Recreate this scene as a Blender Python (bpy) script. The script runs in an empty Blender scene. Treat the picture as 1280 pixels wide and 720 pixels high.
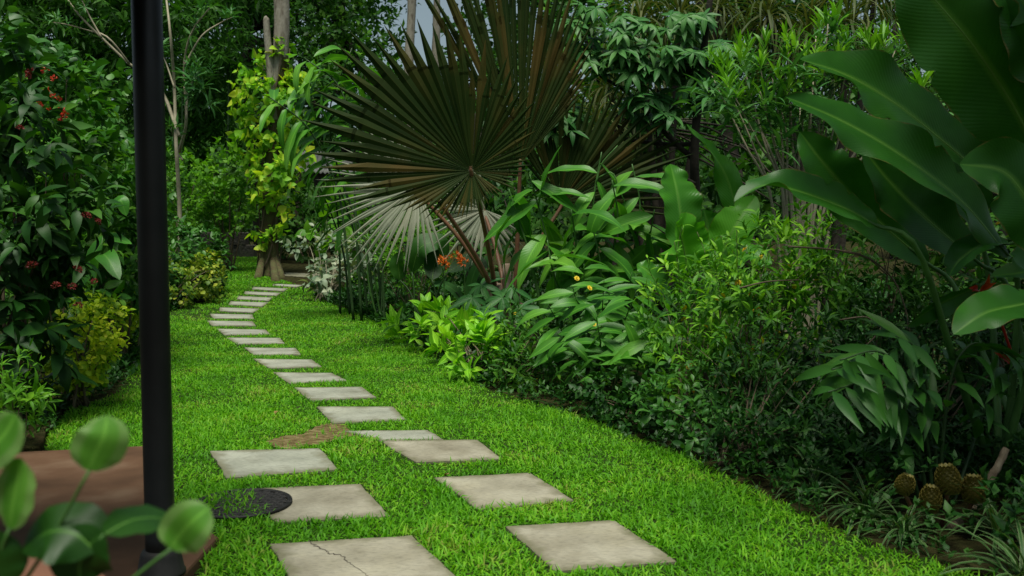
import bpy, math, numpy as np
from mathutils import Vector
rng = np.random.default_rng(11)
SC = bpy.context.scene
COL = SC.collection
F, HC = 1150.0, 1.5
PITCH = math.atan(75 / F)
CAM = np.array([0.0, 0.0, HC])
RIGHT = np.array([1.0, 0, 0])
UPV = np.array([0, math.sin(PITCH), math.cos(PITCH)])
FWD = np.array([0, math.cos(PITCH), -math.sin(PITCH)])
Z = np.array([0, 0, 1.0])
rad = math.radians


def A(*a):
    return np.array(a, float)


def unit(v):
    v = np.asarray(v, float)
    return v / np.maximum(np.linalg.norm(v, axis=-1, keepdims=True), 1e-9)


def zg(y):
    return 0.0012 * np.maximum(0, np.minimum(y, 34.0) - 10) ** 2


def at(px, py, Y):
    """a place in the garden: Y metres ahead, where the surveyed bearing (px, py) crosses it"""
    d = RIGHT * (px - 640) / F + UPV * (360 - py) / F + FWD
    return CAM + d * (Y / d[1])


def ground(px, py):
    d = RIGHT * (px - 640) / F + UPV * (360 - py) / F + FWD
    lo, hi = 0.5, 60.0
    for _ in range(60):
        m = (lo + hi) / 2
        if HC + d[2] / d[1] * m > zg(m):
            lo = m
        else:
            hi = m
    return CAM + d * (lo / d[1])


def onground(p, dz=0.0):
    return A(p[0], p[1], zg(p[1]) + dz)


# ------------------------------------------------------------------ materials
def nt(name):
    m = bpy.data.materials.new(name)
    m.use_nodes = True
    t = m.node_tree
    t.nodes.clear()
    return m, t, t.nodes.new, t.links.new


def ramp(N, stops):
    r = N('ShaderNodeValToRGB')
    e = r.color_ramp.elements
    while len(e) < len(stops):
        e.new(0.5)
    for i, (p, c) in enumerate(stops):
        e[i].position = p
        e[i].color = (*c, 1)
    return r


def leaf_mat(name, c1, c2, c3, rough=0.45, trans=0.3, mid=0.0, midc=None, vein=0.0, vf=60, spec=0.4, stripe=0.0, blotch=0.0, edge=0.0):
    m, t, N, L = nt(name)
    out = N('ShaderNodeOutputMaterial')
    geo = N('ShaderNodeNewGeometry')
    r = ramp(N, [(0.0, c1), (0.5, c2), (1.0, c3)])
    tc = N('ShaderNodeTexCoord')
    src = geo.outputs['Random Per Island']
    # patches of older and younger growth, metres across
    nz = N('ShaderNodeTexNoise')
    nz.inputs['Scale'].default_value = 1.6
    nz.inputs['Detail'].default_value = 2
    L(tc.outputs['Object'], nz.inputs['Vector'])
    mx = N('ShaderNodeMath'); mx.operation = 'MULTIPLY_ADD'
    L(nz.outputs['Fac'], mx.inputs[0]); mx.inputs[1].default_value = 1.5
    ad = N('ShaderNodeMath'); ad.operation = 'MULTIPLY_ADD'
    L(src, ad.inputs[0]); ad.inputs[1].default_value = 0.7; ad.inputs[2].default_value = -0.6
    L(ad.outputs[0], mx.inputs[2])
    L(mx.outputs[0], r.inputs[0])
    col = r.outputs[0]
    uv = N('ShaderNodeSeparateXYZ')
    L(tc.outputs['UV'], uv.inputs[0])
    du = N('ShaderNodeMath'); du.operation = 'SUBTRACT'; L(uv.outputs[0], du.inputs[0]); du.inputs[1].default_value = 0.5
    ab = N('ShaderNodeMath'); ab.operation = 'ABSOLUTE'; L(du.outputs[0], ab.inputs[0])
    if blotch:
        n2 = N('ShaderNodeTexNoise'); n2.inputs['Scale'].default_value = 9; n2.inputs['Detail'].default_value = 4
        L(tc.outputs['Object'], n2.inputs['Vector'])
        mr = N('ShaderNodeMapRange'); mr.inputs[1].default_value = 0.45; mr.inputs[2].default_value = 0.75
        mr.inputs[4].default_value = blotch
        L(n2.outputs['Fac'], mr.inputs[0])
        b = N('ShaderNodeMix'); b.data_type = 'RGBA'
        L(mr.outputs[0], b.inputs[0]); L(col, b.inputs[6]); b.inputs[7].default_value = (*[x * 1.7 for x in c3], 1)
        col = b.outputs[2]
    if mid:
        mr = N('ShaderNodeMapRange'); mr.inputs[1].default_value = 0.015; mr.inputs[2].default_value = 0.06
        mr.inputs[3].default_value = mid; mr.inputs[4].default_value = 0
        L(ab.outputs[0], mr.inputs[0])
        b = N('ShaderNodeMix'); b.data_type = 'RGBA'
        L(mr.outputs[0], b.inputs[0]); L(col, b.inputs[6]); b.inputs[7].default_value = (*(midc or [x * 2.2 for x in c3]), 1)
        col = b.outputs[2]
    if stripe:
        mr = N('ShaderNodeMapRange'); mr.inputs[1].default_value = 0.25; mr.inputs[2].default_value = 0.34
        mr.inputs[4].default_value = stripe
        L(ab.outputs[0], mr.inputs[0])
        b = N('ShaderNodeMix'); b.data_type = 'RGBA'
        L(mr.outputs[0], b.inputs[0]); L(col, b.inputs[6]); b.inputs[7].default_value = (0.42, 0.46, 0.26, 1)
        col = b.outputs[2]
    if edge:
        n4 = N('ShaderNodeTexNoise'); n4.inputs['Scale'].default_value = 14; n4.inputs['Detail'].default_value = 5
        L(tc.outputs['Object'], n4.inputs['Vector'])
        e1 = N('ShaderNodeMath'); e1.operation = 'MULTIPLY_ADD'; L(n4.outputs['Fac'], e1.inputs[0]); e1.inputs[1].default_value = .12; L(ab.outputs[0], e1.inputs[2])
        mr = N('ShaderNodeMapRange'); mr.inputs[1].default_value = .545; mr.inputs[2].default_value = .57; mr.inputs[4].default_value = edge
        L(e1.outputs[0], mr.inputs[0])
        b = N('ShaderNodeMix'); b.data_type = 'RGBA'
        L(mr.outputs[0], b.inputs[0]); L(col, b.inputs[6]); b.inputs[7].default_value = (.16, .11, .03, 1)
        col = b.outputs[2]
    p = N('ShaderNodeBsdfPrincipled')
    L(col, p.inputs['Base Color'])
    p.inputs['Roughness'].default_value = rough
    p.inputs['Specular IOR Level'].default_value = spec
    if vein:
        s1 = N('ShaderNodeMath'); s1.operation = 'MULTIPLY_ADD'; L(ab.outputs[0], s1.inputs[0]); s1.inputs[1].default_value = -0.35; L(uv.outputs[1], s1.inputs[2])
        s2 = N('ShaderNodeMath'); s2.operation = 'MULTIPLY'; L(s1.outputs[0], s2.inputs[0]); s2.inputs[1].default_value = vf
        s3 = N('ShaderNodeMath'); s3.operation = 'SINE'; L(s2.outputs[0], s3.inputs[0])
        bp = N('ShaderNodeBump'); bp.inputs['Strength'].default_value = vein; bp.inputs['Distance'].default_value = 0.01
        L(s3.outputs[0], bp.inputs['Height']); L(bp.outputs[0], p.inputs['Normal'])
    if trans:
        tr = N('ShaderNodeBsdfTranslucent')
        hs = N('ShaderNodeMix'); hs.data_type = 'RGBA'; hs.blend_type = 'MULTIPLY'; hs.inputs[0].default_value = 1
        L(col, hs.inputs[6]); hs.inputs[7].default_value = (1.25, 1.35, 0.5, 1)
        L(hs.outputs[2], tr.inputs[0])
        ms = N('ShaderNodeMixShader'); ms.inputs[0].default_value = trans
        L(p.outputs[0], ms.inputs[1]); L(tr.outputs[0], ms.inputs[2]); L(ms.outputs[0], out.inputs[0])
    else:
        L(p.outputs[0], out.inputs[0])
    return m


def plain_mat(name, stops, scale=6, rough=0.8, bump=0.3, bscale=None, stretch=(1, 1, 1), detail=6, spec=0.3, metallic=0, dist=0.02, lo=0.3, hi=0.7):
    m, t, N, L = nt(name)
    out = N('ShaderNodeOutputMaterial')
    tc = N('ShaderNodeTexCoord')
    mp = N('ShaderNodeMapping'); mp.inputs['Scale'].default_value = stretch
    L(tc.outputs['Object'], mp.inputs[0])
    nz = N('ShaderNodeTexNoise'); nz.inputs['Scale'].default_value = scale; nz.inputs['Detail'].default_value = detail
    L(mp.outputs[0], nz.inputs['Vector'])
    n = len(stops)
    r = ramp(N, [(lo + (hi - lo) * i / max(1, n - 1), c) for i, c in enumerate(stops)])
    L(nz.outputs['Fac'], r.inputs[0])
    p = N('ShaderNodeBsdfPrincipled')
    L(r.outputs[0], p.inputs['Base Color'])
    p.inputs['Roughness'].default_value = rough
    p.inputs['Specular IOR Level'].default_value = spec
    p.inputs['Metallic'].default_value = metallic
    if bump:
        n2 = N('ShaderNodeTexNoise'); n2.inputs['Scale'].default_value = bscale or scale * 4; n2.inputs['Detail'].default_value = 6
        L(mp.outputs[0], n2.inputs['Vector'])
        b = N('ShaderNodeBump'); b.inputs['Strength'].default_value = bump; b.inputs['Distance'].default_value = dist
        L(n2.outputs['Fac'], b.inputs['Height']); L(b.outputs[0], p.inputs['Normal'])
    L(p.outputs[0], out.inputs[0])
    return m


# ------------------------------------------------------------------ mesh building
ORG = {}


class MB:
    def __init__(s):
        s.v, s.uv, s.q, s.t, s.qm, s.tm, s.n = [], [], [], [], [], [], 0

    def add(s, v, uv, q=None, t=None, m=0):
        v = np.asarray(v, float).reshape(-1, 3)
        s.v.append(v)
        s.uv.append(np.asarray(uv, float).reshape(-1, 2) if uv is not None else np.zeros((len(v), 2)))
        if q is not None and len(q):
            q = np.asarray(q, int).reshape(-1, 4) + s.n
            s.q.append(q); s.qm.append(np.full(len(q), m))
        if t is not None and len(t):
            t = np.asarray(t, int).reshape(-1, 3) + s.n
            s.t.append(t); s.tm.append(np.full(len(t), m))
        s.n += len(v)

    def tube(s, pts, rads, k=7, m=0):
        pts = np.asarray(pts, float)
        n = len(pts)
        rads = np.broadcast_to(np.asarray(rads, float), (n,)) if np.ndim(rads) else np.full(n, rads)
        T = unit(np.gradient(pts, axis=0))
        ref = A(0.31, 0.12, 0.94) if abs(T[0][2]) < 0.9 else A(1, 0.1, 0)
        X = unit(np.cross(T, ref)); Y = np.cross(T, X)
        a = np.arange(k) * 2 * math.pi / k
        ring = pts[:, None] + rads[:, None, None] * (np.cos(a)[None, :, None] * X[:, None] + np.sin(a)[None, :, None] * Y[:, None])
        v = np.concatenate([ring.reshape(-1, 3), pts[:1], pts[-1:]])
        i = np.arange(n - 1)[:, None] * k; j = np.arange(k)[None]; j2 = (j + 1) % k
        q = np.stack([i + j, i + j2, i + k + j2, i + k + j], -1).reshape(-1, 4)
        jj = np.arange(k); c0, c1 = n * k, n * k + 1; e = (n - 1) * k
        t = np.concatenate([np.stack([np.full(k, c0), (jj + 1) % k, jj], -1), np.stack([np.full(k, c1), e + jj, e + (jj + 1) % k], -1)])
        s.add(v, None, q, t, m)

    def leaves(s, tp, pos, d, up, L, W, m=0):
        pos = np.asarray(pos, float).reshape(-1, 3); N = len(pos)
        if N == 0:
            return
        if isinstance(tp, list):
            ch = rng.integers(0, len(tp), N)
            d = np.broadcast_to(d, (N, 3)); up = np.broadcast_to(up, (N, 3)); L = np.broadcast_to(L, (N,)); W = np.broadcast_to(W, (N,))
            for i, x in enumerate(tp):
                k = ch == i
                s.leaves(x, pos[k], d[k], up[k], L[k], W[k], m)
            return
        d = unit(np.broadcast_to(d, (N, 3))); up = np.broadcast_to(up, (N, 3))
        X = unit(np.cross(d, up) + 1e-4); Zv = np.cross(X, d)
        L = np.broadcast_to(L, (N,))[:, None, None]; W = np.broadcast_to(W, (N,))[:, None, None]
        x, y, zb, zf = [tp[k][None, :, None] for k in ('x', 'y', 'zb', 'zf')]
        P = pos[:, None] + x * W * X[:, None] + y * L * d[:, None] + (zb * L + zf * W) * Zv[:, None]
        nv = len(tp['x'])
        off = (np.arange(N) * nv)[:, None, None]
        q = (tp['q'][None] + off).reshape(-1, 4) if len(tp['q']) else None
        t = (tp['t'][None] + off).reshape(-1, 3) if len(tp['t']) else None
        s.add(P.reshape(-1, 3), np.tile(tp['uv'], (N, 1)), q, t, m)

    def mesh(s, name, mats, org=(0, 0, 0), smooth=True):
        me = bpy.data.meshes.new(name)
        v = np.concatenate(s.v) - np.asarray(org, float)
        uv = np.concatenate(s.uv)
        q = np.concatenate(s.q) if s.q else np.zeros((0, 4), int)
        t = np.concatenate(s.t) if s.t else np.zeros((0, 3), int)
        nq, n3 = len(q), len(t)
        loops = np.concatenate([q.ravel(), t.ravel()]).astype(np.int32)
        me.vertices.add(len(v)); me.vertices.foreach_set('co', v.astype(np.float32).ravel())
        me.loops.add(len(loops)); me.loops.foreach_set('vertex_index', loops)
        me.polygons.add(nq + n3)
        me.polygons.foreach_set('loop_start', np.concatenate([np.arange(nq) * 4, nq * 4 + np.arange(n3) * 3]).astype(np.int32))
        mi = np.concatenate((s.qm or [np.zeros(0, int)]) + (s.tm or [np.zeros(0, int)])).astype(np.int32)
        for x in (mats if isinstance(mats, (list, tuple)) else [mats]):
            me.materials.append(x)
        me.polygons.foreach_set('material_index', mi)
        me.polygons.foreach_set('use_smooth', np.full(nq + n3, smooth))
        l = me.uv_layers.new(name='UVMap')
        l.data.foreach_set('uv', uv[loops].astype(np.float32).ravel())
        me.update(calc_edges=True)
        me.validate()
        return me

    def build(s, name, mats, parent=None, org=None, smooth=True):
        if s.n == 0:
            return None
        o0 = ORG[parent.name] if parent else (np.asarray(org, float) if org is not None else np.zeros(3))
        o = bpy.data.objects.new(name, s.mesh(name, mats, o0, smooth))
        COL.objects.link(o)
        if parent:
            o.parent = parent
        else:
            o.location = o0
        ORG[o.name] = o0
        return o


def tag(o, label=None, cat=None, group=None, kind=None):
    if label: o['label'] = label
    if cat: o['category'] = cat
    if group: o['group'] = group
    if kind: o['kind'] = kind
    return o


def thing(name, label, cat, base, group=None):
    o = bpy.data.objects.new(name, None)
    o.empty_display_size = 0.1
    COL.objects.link(o)
    o.location = base
    ORG[o.name] = np.asarray(base, float)
    return tag(o, label, cat, group)


def inst(name, me, parent, pos, rot=(0, 0, 0), sc=1.0):
    o = bpy.data.objects.new(name, me)
    COL.objects.link(o)
    o.parent = parent
    o.location = np.asarray(pos, float) - ORG[parent.name]
    o.rotation_euler = rot
    o.scale = (sc,) * 3 if np.ndim(sc) == 0 else sc
    ORG[o.name] = np.asarray(pos, float)
    return o


# ------------------------------------------------------------------ leaf shapes
def ltpl(prof='ovate', ns=5, droop=40, fold=0.25, wave=0.0, ph=0.0, base=0.03, cols=3):
    t = np.linspace(0, 1, ns + 1)
    if prof == 'ovate': w = np.sin(math.pi * t ** 0.75) ** 0.9
    elif prof == 'lance': w = np.sin(math.pi * t ** 0.8) ** 1.1
    elif prof == 'obov': w = np.sin(math.pi * t ** 1.5) ** 0.8
    elif prof == 'round': w = np.sqrt(np.maximum(0, 1 - (2 * t - 1) ** 2)); w[0] = 0.35
    elif prof == 'heart': w = np.sin(math.pi * t ** 0.55) ** 0.8; w[0] = 0.55
    elif prof == 'strap': w = np.minimum(1, np.minimum(t * 6 + 0.5, (1 - t) * 3.0))
    elif prof == 'oblong': w = np.minimum(1, np.sin(math.pi * np.clip(t, 0, 1) ** 0.8) ** 0.5)
    w = np.maximum(w, base); w[-1] = 0.02
    a = rad(droop) * t
    y = np.concatenate([[0], np.cumsum(np.cos((a[1:] + a[:-1]) / 2))]) / ns
    z = -np.concatenate([[0], np.cumsum(np.sin((a[1:] + a[:-1]) / 2))]) / ns
    cs = np.linspace(-1, 1, cols)
    V = dict(x=[], y=[], zb=[], zf=[], uv=[])
    for i in range(ns + 1):
        for c in cs:
            V['x'].append(c * w[i] / 2); V['y'].append(y[i]); V['zb'].append(z[i])
            V['zf'].append(abs(c) * w[i] * 0.5 * fold + wave * c * c * math.sin(t[i] * 14 + ph + (1.3 if c > 0 else 0)) * min(1, w[i] * 1.5))
            V['uv'].append(((c + 1) / 2, t[i]))
    q = [(i * cols + j, i * cols + j + 1, (i + 1) * cols + j + 1, (i + 1) * cols + j) for i in range(ns) for j in range(cols - 1)]
    d = {k: np.array(v) for k, v in V.items()}
    d['q'] = np.array(q); d['t'] = np.zeros((0, 3), int)
    return d


def diamond(wpos=0.42, fold=0.3, droop=0.12):
    d = dict(x=np.array([0, -.5, 0, .5, 0.]), y=np.array([0, wpos, wpos + .05, wpos, 1.]), zb=np.array([0, 0, 0.03, 0, -droop]),
             zf=np.array([0, fold * .5, 0, fold * .5, 0]), uv=np.array([(.5, 0), (0, .4), (.5, .45), (1, .4), (.5, 1)]))
    d['t'] = np.array([(0, 2, 1), (0, 3, 2), (1, 2, 4), (2, 3, 4)]); d['q'] = np.zeros((0, 4), int)
    return d


T_DIA = [diamond(), diamond(.38, .5, .25), diamond(.5, .1, .0)]
T_OV = [ltpl('ovate', 5, 35, .3), ltpl('ovate', 5, 70, .2, .04), ltpl('ovate', 5, 10, .4, .03, 2)]
T_LAN = [ltpl('lance', 5, 40, .3), ltpl('lance', 5, 75, .2), ltpl('lance', 5, 15, .35)]
T_OBO = [ltpl('obov', 5, 40, .25), ltpl('obov', 5, 70, .2, .03), ltpl('obov', 5, 15, .3)]
T_HRT = [ltpl('heart', 5, 30, .2), ltpl('heart', 5, 55, .15), ltpl('heart', 5, 10, .3)]
T_STR = [ltpl('strap', 8, 110, .35), ltpl('strap', 8, 80, .3), ltpl('strap', 8, 145, .3)]
T_OBL = [ltpl('oblong', 12, 70, .3, .08, 0, cols=5), ltpl('oblong', 12, 100, .2, .09, 2, cols=5), ltpl('oblong', 12, 45, .35, .07, 4, cols=5)]
T_GIN = [ltpl('ovate', 12, 65, .3, .07, 0, cols=5), ltpl('lance', 12, 95, .2, .06, 2, cols=5), ltpl('ovate', 12, 40, .35, .06, 4, cols=5), ltpl('lance', 12, 25, .3, .05, 1, cols=5)]
T_LAN3 = [ltpl('lance', 3, 30, .3), ltpl('lance', 3, 60, .2), ltpl('lance', 3, 10, .3)]


def rdir(n):
    return unit(rng.normal(size=(n, 3)))


def twigs(mb, tp, P, D, tl, n, L, W, lift=0.15, out=1.0, upz=0.7, m=0, fwd=0.3):
    """n leaves spiralling up each twig that starts at P and runs along D"""
    M = len(P)
    D = unit(D)
    Aa = unit(np.cross(D, rdir(M))); Bb = np.cross(D, Aa)
    ph = rng.random(M) * 6.28
    ts = .65 + .6 * rng.random(M)
    for k in range(n):
        t = (k + 0.6) / n
        an = ph + k * 2.4
        side = np.cos(an)[:, None] * Aa + np.sin(an)[:, None] * Bb
        d = unit(D * (fwd + 0.9 * t) + side * out + Z * lift + rng.normal(size=(M, 3)) * 0.15)
        up = unit(Z * upz + D * 0.6 + rng.normal(size=(M, 3)) * 0.25)
        s = (0.75 + 0.5 * rng.random(M)) * ts * (1.12 - .45 * abs(t - .4))
        mb.leaves(tp, P + D * (tl * t), d, up, L * s, W * s, m)


def blob_pts(c, r, n, shell=0.5, back=0.4, lump=0.2, seed=None):
    d = rdir(n * 2)
    keep = (d[:, 1] < 0.3) | (rng.random(n * 2) < back)
    d = d[keep][:n]
    ph = rng.random(6) * 6.28
    l = 1 + lump * (np.sin(d[:, 0] * 4.5 + ph[0]) * np.sin(d[:, 2] * 5 + ph[1]) + 0.6 * np.sin(d[:, 0] * 9 + ph[2]) * np.sin(d[:, 2] * 8 + ph[3] + d[:, 1] * 5))
    rr = (shell + (1 - shell) * np.sqrt(rng.random(len(d)))) * l
    return c + d * rr[:, None] * r, d


def px_blob(b):
    px, py, Y, rx, ry = b[:5]
    dep = b[5] if len(b) > 5 else 0.8
    return at(px, py, Y), A(rx * Y / F, rx * Y / F * dep, ry * Y / F)


SHOOT = []


def fill(mb, tp, blobs, Lpx, Wpx, cov=2.6, per=7, shell=0.5, lift=0.15, hang=0.0, m=0, lump=0.2, out=1.0, tl=1.4, fwd=.3, upz=.7, back=.4, shoots=0):
    tips = []
    for b in blobs:
        c, r = px_blob(b)
        L, W = Lpx * b[2] / F, Wpx * b[2] / F
        n = int(cov * 1.5 * math.pi * b[3] * b[4] / (0.55 * Lpx * Wpx) / per) + 3
        P, d = blob_pts(c, r, n, shell, lump=lump, back=back)
        k = P[:, 2] > zg(P[:, 1]) + 0.02
        P, d = P[k], d[k]
        D = unit(d + Z * (0.35 - hang) + rng.normal(size=d.shape) * 0.45)
        twigs(mb, tp, P, D, L * tl, per, L, W, lift - hang * .5, m=m, out=out, fwd=fwd, upz=upz)
        tips.append(P)
        if shoots:
            o = (d[:, 2] > -.1) & (rng.random(len(P)) < shoots)
            for p, dd in zip(P[o], d[o]):
                e = p + unit(dd * .7 + Z * .8 + rng.normal(size=3) * .35) * L * rng.uniform(1.5, 4)
                q = crom([p - dd * .1, (p + e) / 2 + Z * L * .2, e], 8)
                mb.tube(q, .0022, 4, 1)
                k_ = rng.integers(1, 8, 11)
                mb.leaves(tp, q[k_], rdir(11) + Z * .5, Z + rdir(11) * .4, L * rng.uniform(.5, 1, 11), W * rng.uniform(.6, 1, 11), m)
                SHOOT.append(e)
    return np.concatenate(tips)


def branches(mb, base, tips, n, r0, m=0, spread=0.03):
    idx = rng.choice(len(tips), min(n, len(tips)), replace=False)
    for i in idx:
        p0 = base + A(rng.normal() * spread, rng.normal() * spread, -0.03)
        p1 = tips[i]
        mid = p0 * 0.5 + p1 * 0.5 + A(0, 0, 0.18 * np.linalg.norm(p1 - p0)) + rng.normal(size=3) * 0.06 * np.linalg.norm(p1 - p0)
        t = np.linspace(0, 1, 7)[:, None]
        pts = (1 - t) ** 2 * p0 + 2 * t * (1 - t) * mid + t * t * p1
        mb.tube(pts, np.linspace(r0, r0 * 0.3, 7), 5, m)


def crom(pts, n):
    p = np.asarray(pts, float)
    if len(p) == 2:
        p = np.array([p[0], p[0] * 2 / 3 + p[1] / 3, p[0] / 3 + p[1] * 2 / 3, p[1]])
    q = np.concatenate([[2 * p[0] - p[1]], p, [2 * p[-1] - p[-2]]])
    out = []
    for u in np.linspace(0, len(p) - 1 - 1e-6, n):
        i = int(u); t = u - i
        a, b, c, d = q[i:i + 4]
        out.append(0.5 * (2 * b + (c - a) * t + (2 * a - 5 * b + 4 * c - d) * t * t + (3 * b - a - 3 * c + d) * t ** 3))
    return np.array(out)


def blade(mb, pts, W, nrm, fold=0.15, wave=0.03, prof='big', n=22, cols=9, asym=0.0, curl=0.0, rib=0.016, waves=3.0, roll=(0, 0), notch=0):
    """one large leaf along a midrib path, base to tip"""
    p = crom(pts, n)
    T = unit(np.gradient(p, axis=0))
    nrm = unit(nrm)
    t = np.linspace(0, 1, n)
    S = unit(np.cross(T, nrm)); Nn = np.cross(S, T)
    ro = np.radians(np.linspace(roll[0], roll[1], n))[:, None]
    S, Nn = S * np.cos(ro) + Nn * np.sin(ro), Nn * np.cos(ro) - S * np.sin(ro)
    if prof == 'big': w = np.sin(math.pi * np.clip(t, 0, 1) ** 0.85) ** 0.62
    elif prof == 'lance': w = np.sin(math.pi * t ** 0.7) ** 0.95
    elif prof == 'round': w = np.sqrt(np.maximum(0, 1 - (2 * t - 1) ** 2)); w[0] = .25
    w = np.maximum(w, 0.05); w[-1] = 0.01
    ph = rng.random(4) * 6.28
    cut = np.ones((2, n))
    for _ in range(notch):
        i_ = rng.integers(4, n - 4); sd = rng.integers(0, 2); dp = rng.uniform(.08, .38); cut[sd, i_] = 1 - dp; cut[sd, i_ + 1] = 1 - dp * .25
    V, UV = [], []
    for j, c in enumerate(np.linspace(-1, 1, cols)):
        hw = W / 2 * w * (1 + asym * (1 if c > 0 else -1))
        side = 0 if c < 0 else 2
        wv = wave * (c * c) * (np.sin(t * 6.28 * waves + ph[side]) + 0.5 * np.sin(t * 6.28 * waves * 2.3 + ph[side + 1])) * np.minimum(1, w * 1.3)
        cu_ = cut[0 if c < 0 else 1]
        off = np.where(abs(c) > cu_, np.sign(c) * cu_ * hw, hw * c)
        V.append(p + S * off[:, None] + Nn * (fold * np.abs(off) - curl * W * c * c * w + wv * W)[:, None])
        UV.append(np.stack([np.full(n, (c + 1) / 2), t], -1))
    V = np.stack(V, 1); UV = np.stack(UV, 1)
    i = np.arange(n - 1)[:, None] * cols; j = np.arange(cols - 1)[None]
    q = np.stack([i + j, i + j + 1, i + cols + j + 1, i + cols + j], -1)
    mb.add(V, UV, q)
    if rib:
        mb.tube(p[:-1] - Nn[:-1] * W * rib * .3, np.linspace(W * rib, W * rib * 0.25, n - 1), 6, 1)


def fan(mb, hub, R, ang, span, nseg=46, tilt=(0, 0), cup=12, split=0.55, asym=0.4, droop=0.12, jit=0.05, lens=None):
    tc = unit(CAM - hub)
    nrm = unit(tc + RIGHT * tilt[0] + UPV * tilt[1])
    e1 = RIGHT * math.cos(rad(ang)) + UPV * math.sin(rad(ang))
    e1 = unit(e1 - nrm * e1.dot(nrm)); e2 = np.cross(nrm, e1)
    da = rad(span) / nseg
    R0_ = R
    st = np.array([0.02, .14, .28, .42, split, .68, .8, .9, 1.0])
    for i in range(nseg):
        a = -rad(span) / 2 + da * (i + 0.5)
        L = R * (1 - asym * (1 - math.cos(a / 2)) * 2)
        if lens:
            L = R * float(np.interp((ang + math.degrees(a) - lens[0][0]) % 360 + lens[0][0], [q_[0] for q_ in lens], [q_[1] for q_ in lens]))
        L *= 1 + rng.normal() * jit
        c = rad(cup) + rng.normal() * 0.05
        a2 = a + rng.normal() * 0.02
        d = (math.cos(a) * e1 + math.sin(a) * e2) * math.cos(c) + nrm * math.sin(c)
        d2 = (math.cos(a2) * e1 + math.sin(a2) * e2) * math.cos(c) + nrm * (math.sin(c) + rng.normal() * .05)
        s = -math.sin(a) * e1 + math.cos(a) * e2
        V, UV = [], []
        sp = split * L
        for k, x in enumerate(st):
            r = x * L
            hw = min(r, sp) * math.tan(da / 2) * 1.02
            if r > sp:
                hw *= max(0.03, ((L - r) / max(1e-3, L - sp))) ** 1.0
            rr = min(r, sp)
            ctr = hub + d * rr + d2 * max(0, r - sp) - Z * droop * R * max(0, (r - sp) / R) ** 1.5 * (1 + rng.random() * .1)
            lift = nrm * hw * (0.16 if r <= sp else 0.35)
            V += [ctr - s * hw - lift, ctr + lift, ctr + s * hw - lift]
            UV += [(0, x), (.5, x), (1, x)]
        m = len(st)
        q = [(3 * k + j, 3 * k + j + 1, 3 * k + j + 4, 3 * k + j + 3) for k in range(m - 1) for j in (0, 1)]
        mb.add(V, UV, q)


def distich(mb, pts, n, L, W, tp, phi=0.0, start=0.15, fwd=0.5, droop=0.25, m=0, end=1.0, jit=0.2, grow=0.0, face=0.0):
    """leaves in two ranks up an arching stem"""
    p = crom(pts, 40)
    T = unit(np.gradient(p, axis=0))
    side0 = A(math.cos(phi), math.sin(phi), 0)
    for k in range(n):
        f = start + (end - start) * (k + 0.5) / n
        i = min(39, int(f * 39))
        s = unit(side0 - T[i] * side0.dot(T[i])) * (1 if k % 2 else -1)
        d = unit(s + T[i] * fwd - Z * droop + rng.normal(size=3) * jit)
        sc = (1 - grow * abs(f - 0.6)) * (0.85 + 0.3 * rng.random())
        mb.leaves(tp, [p[i]], d, unit(Z * (1 - .6 * face) + A(0, -1, 0) * face * (.4 + rng.random()) + T[i] * 0.7 + rng.normal(size=3) * .25), L * sc, W * sc, m)


def rosette(mb, c, n, L, W, e0, e1, tp, m=0, jit=.15):
    k = np.arange(n)
    a = k * 2.4 + rng.random() * 6
    e = np.radians(e0 + (e1 - e0) * (k + .5) / n) + rng.normal(size=n) * jit
    d = np.stack([np.cos(a) * np.cos(e), np.sin(a) * np.cos(e), np.sin(e)], -1)
    up = np.stack([-np.cos(a) * np.sin(e), -np.sin(a) * np.sin(e), np.cos(e)], -1) + rng.normal(size=(n, 3)) * .12
    s = 0.75 + .45 * rng.random(n)
    mb.leaves(tp, np.repeat([c], n, 0) + d * L * .04, d, up, L * s, W * s, m)


def palmate(mb, P, nrm, ax, L, W, n=7, tp=None, spanr=2.4, m=0):
    nrm = unit(nrm); ax = unit(ax - nrm * np.sum(ax * nrm, -1, keepdims=True)); b = np.cross(nrm, ax)
    for k in range(n):
        a = -spanr + 2 * spanr * k / (n - 1)
        d = math.cos(a) * ax + math.sin(a) * b - nrm * .15
        s = 0.65 + .35 * math.cos(a * .6)
        mb.leaves(tp or T_LAN, P, d, nrm + rng.normal(size=nrm.shape) * .06, L * s, W * s, m)
# ------------------------------------------------------------------ palettes (linear base colours)
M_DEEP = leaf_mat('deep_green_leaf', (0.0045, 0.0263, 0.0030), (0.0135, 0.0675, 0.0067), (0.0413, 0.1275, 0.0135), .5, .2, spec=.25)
M_MID = leaf_mat('mid_green_leaf', (0.0109, 0.0585, 0.0039), (0.0351, 0.1404, 0.0078), (0.1014, 0.2496, 0.0156), .5, .28, spec=.25)
M_FRESH = leaf_mat('fresh_green_leaf', (0.0390, 0.1560, 0.0062), (0.0780, 0.2340, 0.0094), (0.1404, 0.3276, 0.0156), .5, .35, spec=.25)
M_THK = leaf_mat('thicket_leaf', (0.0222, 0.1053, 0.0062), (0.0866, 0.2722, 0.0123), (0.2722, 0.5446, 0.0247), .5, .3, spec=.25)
M_LIME = leaf_mat('lime_leaf', (.11, .36, .012), (.20, .48, .02), (.32, .60, .04), .45, .35, mid=.4, spec=.3)
M_GOLD = leaf_mat('golden_leaf', (0.1172, 0.2812, 0.0094), (0.3750, 0.5156, 0.0140), (0.7266, 0.7266, 0.0351), .5, .3, spec=.25)
M_GOLD2 = leaf_mat('dull_golden_leaf', (.04, .12, .01), (.12, .22, .015), (.34, .38, .03), .5, .3, spec=.25)
M_TIP = leaf_mat('young_leaf', (.06, .22, .010), (.12, .32, .018), (.2, .42, .035), .45, .35, spec=.25)
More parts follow.
